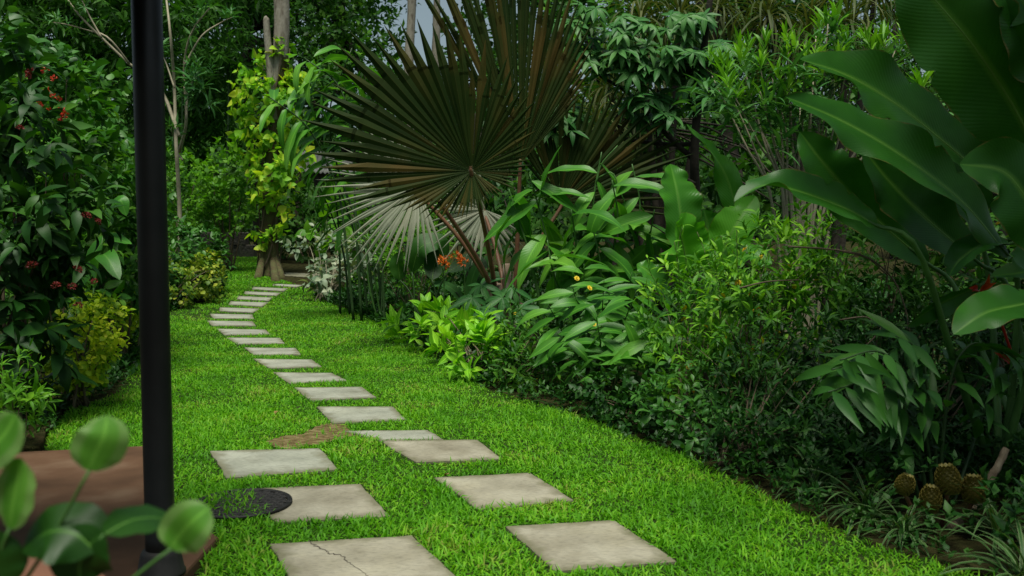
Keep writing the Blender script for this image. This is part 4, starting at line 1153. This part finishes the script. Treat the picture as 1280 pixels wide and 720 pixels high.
# oleander-like shrub with pale stems
Yo = 9.0
base = onground(at(1000, 380, Yo))
root = thing('oleander_shrub', 'tall pale-stemmed shrub with vivid green new leaf tips above the thicket', 'shrub', base)
mb = MB(); tipp = []
for px, py in [(905, 100), (930, 85), (948, 70), (965, 95), (985, 60), (1005, 80), (1020, 45), (1035, 30), (1048, 55), (1060, 80), (918, 120), (950, 115), (985, 110), (1015, 110), (1040, 100), (1075, 65), (1100, 75), (1120, 60), (1150, 120), (890, 95), (975, 130), (1000, 135), (935, 135)]:
    p1 = at(px, py, Yo + rng.normal() * .3); tipp.append(p1)
    x0 = 1000 + (px - 1000) * .25
    mb.tube(crom([onground(at(1000 + (px - 1000) * .1, 380, Yo)), at(x0 + rng.normal() * 6, 260, Yo), at(x0 + (px - x0) * .5, 180, Yo), p1], 14), np.linspace(.02, .006, 14), 5)
mb.build('stem', M_TWIGP, root)
tipp = np.array(tipp); m2 = MB(); m3 = MB()
twigs(m2, T_LAN, np.concatenate([tipp - Z * .16 + rng.normal(size=tipp.shape) * .05 for _ in range(2)]), Z + rdir(len(tipp) * 2) * .5, .16, 9, .24, .036, lift=-.1)
twigs(m2, T_LAN, np.concatenate([tipp - Z * .3 + rng.normal(size=tipp.shape) * .13 for _ in range(2)]), Z + rdir(len(tipp) * 2) * .6, .2, 9, .24, .04, lift=-.2)
twigs(m3, T_LAN3, np.concatenate([tipp + rng.normal(size=tipp.shape) * .06 for _ in range(2)]), Z + rdir(len(tipp) * 2) * .25, .12, 10, .21, .032, lift=.7, out=.6)
m2.build('foliage', M_GREY, root); m3.build('young_leaves', M_TIP, root)

# ================================================================== GIANT BLADE PLANT, RIGHT
Yh = 5.0
hb = onground(at(1290, 560, Yh + .2))
root = thing('giant_blade_plant', 'giant heliconia with huge dark paddle leaves arching over the right border', 'plant', hb)
HL = [  # midrib base to tip, width m, normal hint, fold, wave, roll
    ([(1262, 322, 4.9), (1200, 250, 4.8), (1120, 190, 4.7), (1050, 150, 4.65), (982, 121, 4.6)], .30, (.25, -1, .55), .10, .07, (0, 0)),
    ([(1235, 225, 5.2), (1180, 178, 5.1), (1120, 130, 5.0), (1060, 95, 4.95), (1000, 74, 4.9)], .40, (.1, -1, .35), .12, .05, (0, -25)),
    ([(1300, 200, 4.7), (1265, 130, 4.6), (1215, 55, 4.5), (1165, -5, 4.5), (1130, -50, 4.5)], .50, (-.6, -1, .1), .08, .03, (0, 0)),
    ([(1310, 180, 5.3), (1285, 110, 5.2), (1255, 40, 5.2), (1235, -20, 5.3)], .42, (.2, -1, .3), .12, .04, (0, 0)),
    ([(1095, 282, 4.75), (1060, 262, 4.75), (1000, 240, 4.7), (955, 232, 4.65), (918, 252, 4.6)], .20, (0, -1, .75), .22, .05, (15, -35)),
    ([(1330, 330, 4.5), (1290, 260, 4.4), (1255, 215, 4.4), (1200, 205, 4.4)], .36, (-.3, -1, .35), .1, .04, (0, 0)),
    ([(1225, 330, 5.4), (1160, 275, 5.3), (1110, 225, 5.3), (1075, 180, 5.3)], .34, (.3, -1, .1), .1, .05, (0, 0)),
    ([(1310, 375, 4.2), (1270, 382, 4.15), (1230, 392, 4.1), (1192, 418, 4.05)], .24, (0, -.62, 1), .06, .02, (0, 0)),
    ([(1262, 305, 4.9), (1230, 305, 4.85), (1200, 325, 4.8), (1186, 345, 4.8)], .16, (-.2, -.6, 1), .2, .02, (0, 0)),
    ([(1225, 358, 5.0), (1190, 372, 4.95), (1160, 388, 4.9), (1134, 408, 4.9)], .14, (.2, -.8, -.4), .25, .02, (0, 0)),
    ([(1160, 330, 6.2), (1080, 260, 6.2), (1030, 205, 6.1), (1000, 165, 6.1)], .36, (-.3, -1, .3), .12, .06, (0, 0)),
    ([(1220, 290, 5.6), (1200, 230, 5.5), (1165, 175, 5.5), (1120, 120, 5.5)], .36, (.3, -1, .2), .12, .05, (0, 0)),
    ([(1300, 300, 4.9), (1285, 330, 4.7), (1280, 340, 4.6), (1240, 345, 4.6)], .2, (0, -.7, 1), .1, .02, (0, 0)),
    ([(1300, 230, 5.6), (1270, 190, 5.6), (1230, 165, 5.6), (1180, 160, 5.6)], .4, (.2, -1, .5), .1, .04, (0, 0)),
    ([(1340, 120, 4.6), (1310, 60, 4.5), (1280, 0, 4.4), (1250, -40, 4.4)], .45, (-.2, -1, .2), .1, .03, (0, 0)),
]
for px, W, nr, fo, wa, ro in HL:
    p = [at(*q) for q in px]
    mb = MB(); blade(mb, p, W, A(*nr), fo * 1.6 + .1, wa * 1.6 + .02, 'big', 48, 13, roll=ro, waves=1.6, rib=.018, notch=3); b = mb.build('leaf', [M_HEL, M_RIB], root)
    d0 = unit(p[0] - p[1])
    q1 = p[0] + d0 * .25
    gb = hb + A(rng.normal() * .12, rng.normal() * .12, 0)
    mb = MB(); mb.tube(crom([gb, gb * .4 + q1 * .6 + A(.05, .05, -.1), q1, p[0], p[1] * .3 + p[0] * .7], 18), np.linspace(.026, W * .019, 18), 7); mb.build('petiole', M_STEM, b)
mb = MB()
for (a, c, e), L_ in [(((1226, 362), (1232, 352), (1240, 345)), .12), (((1222, 362), (1214, 358), (1205, 357)), .08), (((1262, 455), (1252, 440), (1240, 432)), .14)]:
    p = [at(*a, 4.9), at(*c, 4.85), at(*e, 4.8)]; mb.leaves(ltpl('lance', 6, 20, .9), [p[0]], [p[2] - p[0]], A(.1, -1, .4), L_, .035)
    mb.leaves(ltpl('lance', 6, 20, .9), [p[0]], [p[2] - p[0] + A(.03, 0, -.03)], A(.1, -1, .4), L_ * .8, .03)
mb.tube(crom([hb + Z * .4, at(1250, 400, 5), at(1226, 362, 4.9)], 8), .008, 5)
mb.build('flower_bract', M_RED, root)
flowers(root, F_YEL, [(1210, 182, 5.3), (1217, 184, 5.3), (1222, 187, 5.3), (1193, 170, 5.35), (1186, 166, 5.35), (1228, 190, 5.3)], .022)

shrub('border_shrub', 'dark leafy shrub filling the gaps behind the giant blade leaf stalks', 'shrub', [(1275, 300, 8.5, 60, 80), (1340, 340, 8.2, 70, 90), (1260, 380, 8.0, 50, 60), (1400, 280, 9, 70, 110)], T_OV, 18, 8, M_MID, 1.8, 7, nst=12)
# cone ginger
Yc = 4.9
cb = onground(at(1165, 660, Yc))
root = stemmed('cone_ginger', 'beehive ginger with ridged mustard cones at its foot', 'plant', cb,
        [([onground(at(1150, 660, Yc)), at(1140, 590, Yc), at(1118, 520, Yc - .1), at(1085, 480, Yc - .2), at(1035, 490, Yc - .35)], {}),
         ([onground(at(1165, 660, Yc)), at(1160, 560, Yc), at(1140, 480, Yc - .1), at(1100, 440, Yc - .2), at(1050, 450, Yc - .3)], {}),
         ([onground(at(1158, 660, Yc)), at(1150, 570, Yc), at(1125, 500, Yc - .1), at(1085, 455, Yc - .15), at(1040, 462, Yc - .3)], {}),
         ([onground(at(1170, 660, Yc)), at(1170, 570, Yc + .1), at(1160, 490, Yc), at(1150, 440, Yc), at(1120, 420, Yc - .1)], {}),
         ([onground(at(1175, 660, Yc)), at(1178, 560, Yc), at(1190, 470, Yc), at(1215, 430, Yc), at(1255, 440, Yc)], dict(phi=1.6)),
         ([onground(at(1190, 660, Yc)), at(1215, 560, Yc + .1), at(1240, 490, Yc + .1), at(1275, 450, Yc)], {})],
        19, .29, .055, T_LAN, M_IVY, start=.38, fwd=.5, droop=.2, smat=M_STEMD, r=.012, phi=1.2, jit=.2, face=.5)
cone_me = None
for px, py, h, w in [(1163, 624, .125, .053), (1185, 600, .14, .06), (1217, 612, .13, .06), (1131, 606, .10, .047)]:
    c = at(px, py, Yc - .42)
    if cone_me is None:
        mc_ = MB(); rows = 11
        for rI in range(rows):
            t = (rI + .5) / rows; n = 11
            a = np.arange(n) * 6.283 / n + (rI % 2) * 6.283 / n / 2
            R_ = math.sin(math.pi * (t * .82 + .14)) ** .7
            pos = np.stack([np.cos(a) * R_ * .75, np.sin(a) * R_ * .75, np.full(n, t * 2 - 1)], -1)
            d = np.stack([np.cos(a), np.sin(a), np.full(n, .55)], -1)
            mc_.leaves(ltpl('round', 4, -25, -.5), pos, d, np.stack([-np.cos(a) * .5, -np.sin(a) * .5, np.ones(n)], -1), .36, .52)
        mc_.tube([A(0, 0, -1), A(0, 0, -.5), A(0, 0, 0), A(0, 0, .5), A(0, 0, .95)], [.35, .72, .78, .65, .2], 14)
        cone_me = mc_.mesh('flower_cone', M_CONE)
    o = inst('flower_cone', cone_me, root, c, (rng.normal() * .12, rng.normal() * .12, rng.random() * 6), (w, w, h / 2))
    mb = MB(); g = onground(c + A(rng.normal() * .03, .05, 0)); mb.tube(crom([g, (g + c) / 2, c - Z * h * .45], 6), .011, 6); mb.build('cone_stalk', M_PET, root)
wb = at(1188, 690, 4.55)
root = thing('dead_branch', 'grey broken branch leaning up from the ground among the striped strap-leaved plants', 'branch', onground(wb))
mb = MB(); p = crom([onground(at(1186, 690, 4.5)), at(1215, 640, 4.6), at(1238, 600, 4.7), at(1259, 560, 4.75)], 20)
mb.tube(p + rng.normal(size=p.shape) * .003, np.linspace(.024, .019, 20) * (1 + rng.normal(size=20) * .05), 9); mb.build('wood', M_WOOD, root)
# striped strap plants
spm = None
for i, (px, py, s, lab) in enumerate([(1085, 632, 1.0, 'striped strap-leaved plant on the lawn edge left of the cones'), (1250, 655, 1.1, 'striped strap-leaved plant right of the leaning dead branch'),
                                      (1015, 600, .8, 'striped strap-leaved plant deep in shade under the thicket, farthest from the cones'), (1275, 712, 1.0, 'striped strap-leaved plant in the bottom right corner beyond the dead branch'),
                                      (1130, 655, .75, 'small striped strap-leaved plant directly beneath the cones')]):
    g = G(px, py + 18)
    root = thing('spider_plant', lab, 'plant', g, 'striped strap-leaved plants')
    if spm is None:
        mb = MB(); k = 46; a = rng.random(k) * 6.28; e = np.radians(rng.uniform(35, 85, k)); d = np.stack([np.cos(a) * np.cos(e), np.sin(a) * np.cos(e), np.sin(e)], -1)
        mb.leaves(T_STR, rng.normal(size=(k, 3)) * A(.02, .02, 0), d, Z + d * A(-.6, -.6, 0), rng.uniform(.28, .48, k), rng.uniform(.013, .02, k)); spm = mb.mesh('foliage', M_SPID)
    o = inst('foliage', spm, root, g, (0, 0, i * 1.7), s)

# ================================================================== BACKDROP TREES
for i, (lab, bl, cu) in enumerate([('dark bamboo clump filling the top left corner', [(20, 20, 27, 80, 70), (90, 60, 28, 70, 90), (60, -60, 28, 110, 60), (130, 0, 27, 50, 60)], [20, 110]),
                                   ('bamboo clump with hanging lance leaves between the post and vine tree', [(250, 40, 27, 45, 60), (275, 110, 28, 38, 60), (230, 130, 28, 36, 50), (290, -30, 28, 55, 50), (200, -20, 28, 50, 60), (190, 90, 29, 30, 70)], [215, 275]),
                                   ]):
    c, r = px_blob(bl[0]); b = onground(at(np.mean(cu), 290, bl[0][2]))
    root = thing('bamboo_clump', lab, 'bamboo', b, 'bamboo clumps')
    mb = MB(); fill(mb, T_LAN3, bl, 17, 3.4, M_BAMB and 2.4, 8, hang=1.1, upz=.3, tl=1.2, shell=.3); mb.build('foliage', M_BAMB, root)
    for x in cu:
        g = onground(at(x, 290, bl[0][2] + rng.normal() * .3)); t_ = at(x + rng.normal() * 15, -60, bl[0][2])
        mb = MB(); mb.tube(crom([g, (g + t_) / 2 + rng.normal(size=3) * .2, t_], 12), np.linspace(.035, .02, 12), 6); mb.build('culm', M_STEMD, root)

BT = [
    ('dense dark tree behind the slender tree in the far left corner', 'dark', [(40, 140, 34, 90, 90), (150, 160, 34, 70, 80), (110, 230, 33, 90, 60)], (90, 290, 34), .25, M_BACK),
    ('dense small-leaved tree right behind the vine tree trunk', 'dense', [(300, 60, 38, 60, 80), (330, 150, 37, 50, 60), (390, 40, 38, 60, 70), (380, 130, 36, 60, 60), (300, -40, 38, 80, 60)], (330, 290, 38), .3, M_BACK),
    ('dense small-leaved tree above the torch ginger, left of the sky gap', 'dense', [(450, 30, 40, 48, 60), (440, 110, 38, 60, 60), (480, 140, 38, 40, 55), (420, -40, 40, 70, 50)], (445, 290, 40), .3, M_MID),
    ('tree with small leaves seen in the sky gap behind the fans', 'loose', [(540, 150, 44, 50, 50), (600, 110, 44, 50, 45), (640, 60, 44, 35, 35), (530, 190, 42, 60, 50)], (560, 290, 44), .2, M_BACK),
    ('tree with light green foliage right of the upright dark fan', 'light', [(770, 50, 22, 50, 50), (745, 100, 21, 45, 40), (800, 100, 22, 45, 45), (735, 10, 22, 45, 40)], (770, 300, 22), .14, M_MID),
    ('dark tree crown at the top right of the fan palm with sky glints', 'dark', [(930, 40, 26, 70, 55), (870, -20, 26, 70, 45), (980, -10, 26, 70, 50), (1000, 90, 27, 40, 50), (900, 130, 27, 60, 40)], (940, 310, 26), .22, M_BACK),
    ('feathery far tree against the sky left of the topmost blade leaf', 'feathery', [(1120, 30, 30, 40, 45), (1090, 100, 30, 50, 50), (1150, 90, 30, 40, 50), (1180, 170, 30, 60, 50)], (1120, 300, 30), .16, M_BACK),
    ('far tree behind the giant blade leaves at the right edge', 'far', [(1240, 60, 24, 60, 70), (1280, 150, 24, 50, 80), (1220, 200, 24, 60, 60)], (1250, 300, 24), .2, M_BACK),
    ('leafy tree filling the space behind the tall ginger and banana leaves', 'mid', [(760, 190, 17, 70, 60), (830, 210, 17, 60, 60), (900, 190, 18, 50, 50), (700, 260, 16, 60, 50), (960, 240, 16, 60, 50), (1040, 260, 15, 60, 50)], (830, 320, 17), .1, M_BACK),
    ('leafy understorey tree behind the silver palm fan', 'mid', [(560, 270, 19, 60, 50), (600, 200, 20, 60, 60), (640, 280, 18, 60, 50)], (590, 320, 19), .1, M_DEEP),
]
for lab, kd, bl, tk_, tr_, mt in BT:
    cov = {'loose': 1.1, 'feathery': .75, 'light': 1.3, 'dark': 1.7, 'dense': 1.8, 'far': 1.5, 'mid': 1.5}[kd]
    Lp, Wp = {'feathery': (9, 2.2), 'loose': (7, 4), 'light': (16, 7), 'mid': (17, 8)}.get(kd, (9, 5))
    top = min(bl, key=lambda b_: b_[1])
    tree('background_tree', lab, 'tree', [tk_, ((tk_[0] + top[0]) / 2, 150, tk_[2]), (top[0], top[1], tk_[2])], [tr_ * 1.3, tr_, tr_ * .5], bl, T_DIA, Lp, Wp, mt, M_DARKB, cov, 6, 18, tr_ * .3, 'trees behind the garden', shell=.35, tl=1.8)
for lab, tkp, tr_ in [('bare pale trunk crossing the sky gap, nearer the vine tree', [(512, 290, 38), (510, 120, 38), (515, 0, 38), (517, -80, 38)], .17), ('thin bare grey trunk in the sky gap beside the olive fan tips', [(543, 290, 42), (544, 120, 42), (546, 0, 42), (544, -60, 42)], .16)]:
    tree('bare_trunk_tree', lab, 'tree', tkp, [.3, tr_ * 1.2, tr_, tr_], [(tkp[-1][0], -120, tkp[0][2], 60, 30)], T_DIA, 10, 6, M_BACK, M_PALE, .7, 6, 8, .05, 'bare trunks in the sky gap')
# umbrella-leaved tree, dark trunk
Yu = 12.2
base = onground(at(872, 330, Yu))
root = thing('umbrella_tree', 'dark-trunked tree with hand-shaped drooping leaf clusters right of the palm', 'tree', base)
mb = MB()
for s, r in [([(872, 330), (870, 260), (868, 200), (872, 130), (880, 60), (890, -20)], .075), ([(868, 200), (835, 170), (790, 120), (750, 95)], .04), ([(868, 180), (830, 180), (760, 170), (700, 150)], .035), ([(872, 140), (850, 100), (840, 60)], .035), ([(868, 230), (840, 210), (820, 165)], .03), ([(872, 130), (910, 90), (940, 60)], .03)]:
    mb.tube(crom([onground(at(x, y, Yu)) - Z * .05 if y == 330 else at(x, y, Yu + rng.normal() * .1) for x, y in s], 16), np.linspace(r, r * .5, 16), 8)
mb.build('trunk', M_DARKB, root)
mb = MB(); Pc = []
for x, y, rx, ry, n in [(700, 148, 34, 22, 26), (840, 75, 55, 24, 40), (790, 85, 40, 25, 22), (760, 60, 40, 30, 20), (900, 70, 40, 30, 22), (820, 130, 45, 25, 20), (880, 110, 30, 25, 14), (790, 40, 40, 24, 16), (860, 30, 36, 24, 14), (725, 25, 30, 20, 10)]:
    c, r = px_blob((x, y, Yu - .2, rx, ry)); Pc.append(c + rdir(n) * r * rng.random((n, 1)) ** .4)
Pc = np.concatenate(Pc); n = len(Pc)
palmate(mb, Pc, unit(Z + A(0, -.6, 0) + rng.normal(size=(n, 3)) * .25), rng.normal(size=(n, 3)), .30, .085, 7, T_OV)
mb.build('crown', M_GREY, root)
# strap-leaved palms
for lab, cs, Yk in [('strap-leaved screw pine with hanging narrow leaves over the umbrella tree', [(800, 30), (760, 110), (850, 20), (820, 80), (900, 10), (745, 160), (790, 150)], 15.5), ('strap-leaved screw pine with olive leaf brush above the pale-stemmed shrub', [(1010, 50), (1060, 30), (960, 20), (1095, -10)], 13.5)]:
    b = onground(at(cs[0][0] + 30, 330, Yk)); root = thing('screw_pine', lab, 'palm', b, 'screw pines')
    mb = MB(); m2 = MB()
    for x, y in cs:
        c = at(x, y, Yk + rng.normal() * .4); m2.tube(crom([b, b * .5 + c * .5 + A(0, 0, .2), c], 12), np.linspace(.07, .04, 12), 7)
        rosette(mb, c, 70, 1.15, .030, -35, 85, T_STR)
    m2.build('trunk', M_DARKB, root); mb.build('crown', M_STRAP, root)

# ================================================================== GROUND COVER, FAR WOOD
mb = MB()
bedR = np.array([G(*q)[:2] for q in [(420, 383), (500, 414), (560, 453), (680, 502), (800, 542), (920, 596), (1080, 668), (1270, 716)]] + [A(4.5, 5), A(9, 9), A(9, 20), A(0, 24), A(-3, 22)])
bedL = np.array([G(*q)[:2] for q in [(55, 555), (90, 508), (150, 488), (168, 452), (163, 428), (222, 384), (272, 372), (279, 350), (268, 330)]] + [A(-14, 30), A(-14, 6.2)])
for poly, n, mt in [(bedR, 9000, 0), (bedL, 5000, 0)]:
    lo, hi = poly.min(0), poly.max(0)
    P = lo + (hi - lo) * rng.random((n * 4, 2)); P = P[inpoly(P, poly)]; P = P[rng.random(len(P)) < np.clip(7 / P[:, 1], .15, 1)][:n]
    h = rng.random(len(P)) ** 1.5 * .3
    p3 = np.column_stack([P, zg(P[:, 1]) + .02 + h])
    twigs(mb, T_DIA, p3, Z + rdir(len(p3)) * .5, .06, 5, .075 * np.clip(P[:, 1] / 9, .8, 2), .04 * np.clip(P[:, 1] / 9, .8, 2))
P = np.column_stack([rng.uniform(1.6, 4.6, 5000), rng.uniform(3.6, 7.2, 5000)]); P = P[inpoly(P, bedR)]
EDG = np.array([G(x, np.interp(x, [920, 1000, 1080, 1180, 1290], [607, 647, 681, 712, 745]))[:2] for x in range(920, 1290, 8)])
P = P[np.linalg.norm(P[:, None] - EDG[None], axis=2).min(1) > .27]
P = P[(np.linalg.norm(P - at(1178, 640, 4.55)[:2], axis=1) > .42) & (np.linalg.norm(P - at(1215, 640, 4.5)[:2], axis=1) > .35)][:2000]
twigs(mb, T_DIA, np.column_stack([P, .02 + rng.random(len(P)) ** 1.4 * .3]), Z + rdir(len(P)) * .6, .06, 6, .06, .028)
edge = [[G(*q)[:2] for q in s] for s in ([(400, 372), (440, 390), (500, 418), (535, 443), (560, 459), (610, 490), (680, 509), (740, 531), (800, 552), (860, 577), (920, 607), (1000, 647), (1080, 681), (1180, 712)], [(58, 552), (90, 510), (150, 490), (168, 455), (163, 430), (185, 400), (222, 386), (272, 374), (279, 350)])]
for e in edge:
    for k in range(len(e) - 1):
        n = int(np.linalg.norm(e[k + 1] - e[k]) * 55); tt = rng.random((n, 1))
        P = e[k] + (e[k + 1] - e[k]) * tt; P = P + np.column_stack([rng.normal(size=n) * .07 + (.1 if e is edge[0] else -.1), rng.normal(size=n) * .1])
        h = rng.random(n) ** 2 * .14
        s_ = np.clip(P[:, 1] / 9, .7, 2)
        twigs(mb, T_DIA, np.column_stack([P, zg(P[:, 1]) + .015 + h]), Z + rdir(n) * .7, .05, 5, .06 * s_, .032 * s_)
        g = rng.random(n) < .5
        mb.leaves(T_STR[0], np.column_stack([P, zg(P[:, 1])])[g], Z * .7 + rdir(n)[g], Z + rdir(n)[g] * .3, .16 + .12 * rng.random(g.sum()), .007)
tag(mb.build('undergrowth', M_DEEP), 'low dark leafy undergrowth covering the beds beneath the shrubs', 'undergrowth', kind='stuff')
mb = MB()
bl = []
for x in range(-320, 1700, 62):
    gap = 470 < x < 590
    bl.append((x, 240, 56, 70, 70)); bl.append((x + 30, 160 if not gap else 190, 58, 65, 60))
    if not gap: bl.append((x + 10, 95, 59, 60, 50))
    if not gap and not (1090 < x < 1180): bl.append((x, 40, 60, 60, 50)); bl.append((x + 30, -15, 60, 60, 50))
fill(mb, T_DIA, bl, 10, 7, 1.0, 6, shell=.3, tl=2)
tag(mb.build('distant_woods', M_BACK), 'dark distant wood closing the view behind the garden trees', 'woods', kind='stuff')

# fallen leaves on the lawn
for px, py in [(347, 519), (302, 455), (446, 322 + 60), (560, 600), (760, 610), (250, 500)]:
    g = G(px, py) + Z * .035; mb = MB(); mb.leaves(T_OV[1], [g], unit(A(rng.normal(), rng.normal(), .1)), Z, .06, .03)
    tag(mb.build('fallen_leaf', leaf_dry, org=g), 'small dry brown leaf lying on the lawn', 'fallen leaf', 'fallen leaves on the lawn')

# unseen tree added so its crown shades the right-hand border
tb_ = A(5.2, 3.0, 0)
root = thing('added_shade_tree', 'unseen broad tree added beside the right border to shade the giant blade plant', 'tree', tb_)
mb = MB(); mb.tube(crom([tb_ - Z * .1, tb_ + A(-.1, .1, 2), tb_ + A(-.5, .4, 4.2), tb_ + A(-1.2, 1.0, 6)], 20), np.linspace(.2, .1, 20), 10); mb.build('trunk', M_DARKB, root)
mb = MB()
for cx, cy, cz, r_ in [(3.1, 4.6, 5.4, 1.2), (3.8, 5.4, 5.8, 1.5), (4.6, 3.6, 5.6, 1.5), (2.9, 3.2, 5.6, 1.1), (5.6, 5.2, 5.8, 1.5)]:
    P, d = blob_pts(A(cx, cy, cz), A(r_, r_, .7), 420, .2, back=1.0)
    twigs(mb, T_DIA, P, unit(d + Z * .3), .22, 6, .16, .08)
mb.build('crown', M_BACK, root)
# ------------------------------------------------------------------ camera, light, world
cd = bpy.data.cameras.new('camera'); cam = bpy.data.objects.new('camera', cd); COL.objects.link(cam)
cam.location = CAM; cam.rotation_euler = (math.pi / 2 - PITCH, 0, 0)
cd.sensor_width = 36; cd.lens = F / 1280 * 36; cd.clip_start = .05; cd.clip_end = 1500
cd.dof.use_dof = True; cd.dof.focus_distance = 9.0; cd.dof.aperture_fstop = 3.8
SC.camera = cam
EL, AZ = rad(72), rad(178)
w = bpy.data.worlds.new('World'); SC.world = w; w.use_nodes = True
t = w.node_tree; t.nodes.clear(); N, L = t.nodes.new, t.links.new
sk = N('ShaderNodeTexSky'); sk.sky_type = 'NISHITA'; sk.sun_disc = False; sk.sun_elevation = EL; sk.sun_rotation = AZ; sk.dust_density = 2.5; sk.air_density = 1.0
hs = N('ShaderNodeHueSaturation'); hs.inputs['Saturation'].default_value = .55
bg = N('ShaderNodeBackground'); bg.inputs['Strength'].default_value = .075
L(sk.outputs[0], hs.inputs['Color'])
mx = N('ShaderNodeMix'); mx.data_type = 'RGBA'; mx.blend_type = 'MULTIPLY'; mx.inputs[0].default_value = 1; mx.inputs[7].default_value = (.88, 1.0, .95, 1)
L(hs.outputs[0], mx.inputs[6]); L(mx.outputs[2], bg.inputs[0])
o = N('ShaderNodeOutputWorld'); L(bg.outputs[0], o.inputs[0])
sl = bpy.data.lights.new('sun', 'SUN'); sl.energy = 4.0; sl.angle = rad(26); sl.color = (1, .97, .86)
so = bpy.data.objects.new('sun', sl); COL.objects.link(so)
sd = Vector((math.sin(AZ) * math.cos(EL), math.cos(AZ) * math.cos(EL), math.sin(EL)))
so.rotation_euler = sd.to_track_quat('Z', 'Y').to_euler()
SC.render.engine = 'CYCLES'
c = SC.cycles
c.max_bounces = 5; c.diffuse_bounces = 2; c.glossy_bounces = 2; c.transmission_bounces = 3; c.transparent_max_bounces = 4
c.use_denoising = True
try: c.denoiser = 'OPENIMAGEDENOISE'
except Exception: pass
c.sample_clamp_indirect = 4; c.caustics_reflective = False; c.caustics_refractive = False
v = SC.view_settings
v.view_transform = 'Standard'; v.look = 'None'; v.gamma = 1; v.use_curve_mapping = False; v.exposure = 0.3
seen = {}
for ob in SC.objects:
    if ob.parent is None and ob.get('label'):
        seen.setdefault(ob['label'], []).append(ob)
        n = len(ob['label'].split())
        if not 4 <= n <= 16: print('LABEL LENGTH', n, ob['label'])
for k, v2 in seen.items():
    if len(v2) > 1: print('DUP LABEL', len(v2), k)
print('faces', sum(len(m.polygons) for m in bpy.data.meshes), 'objects', len(SC.objects))
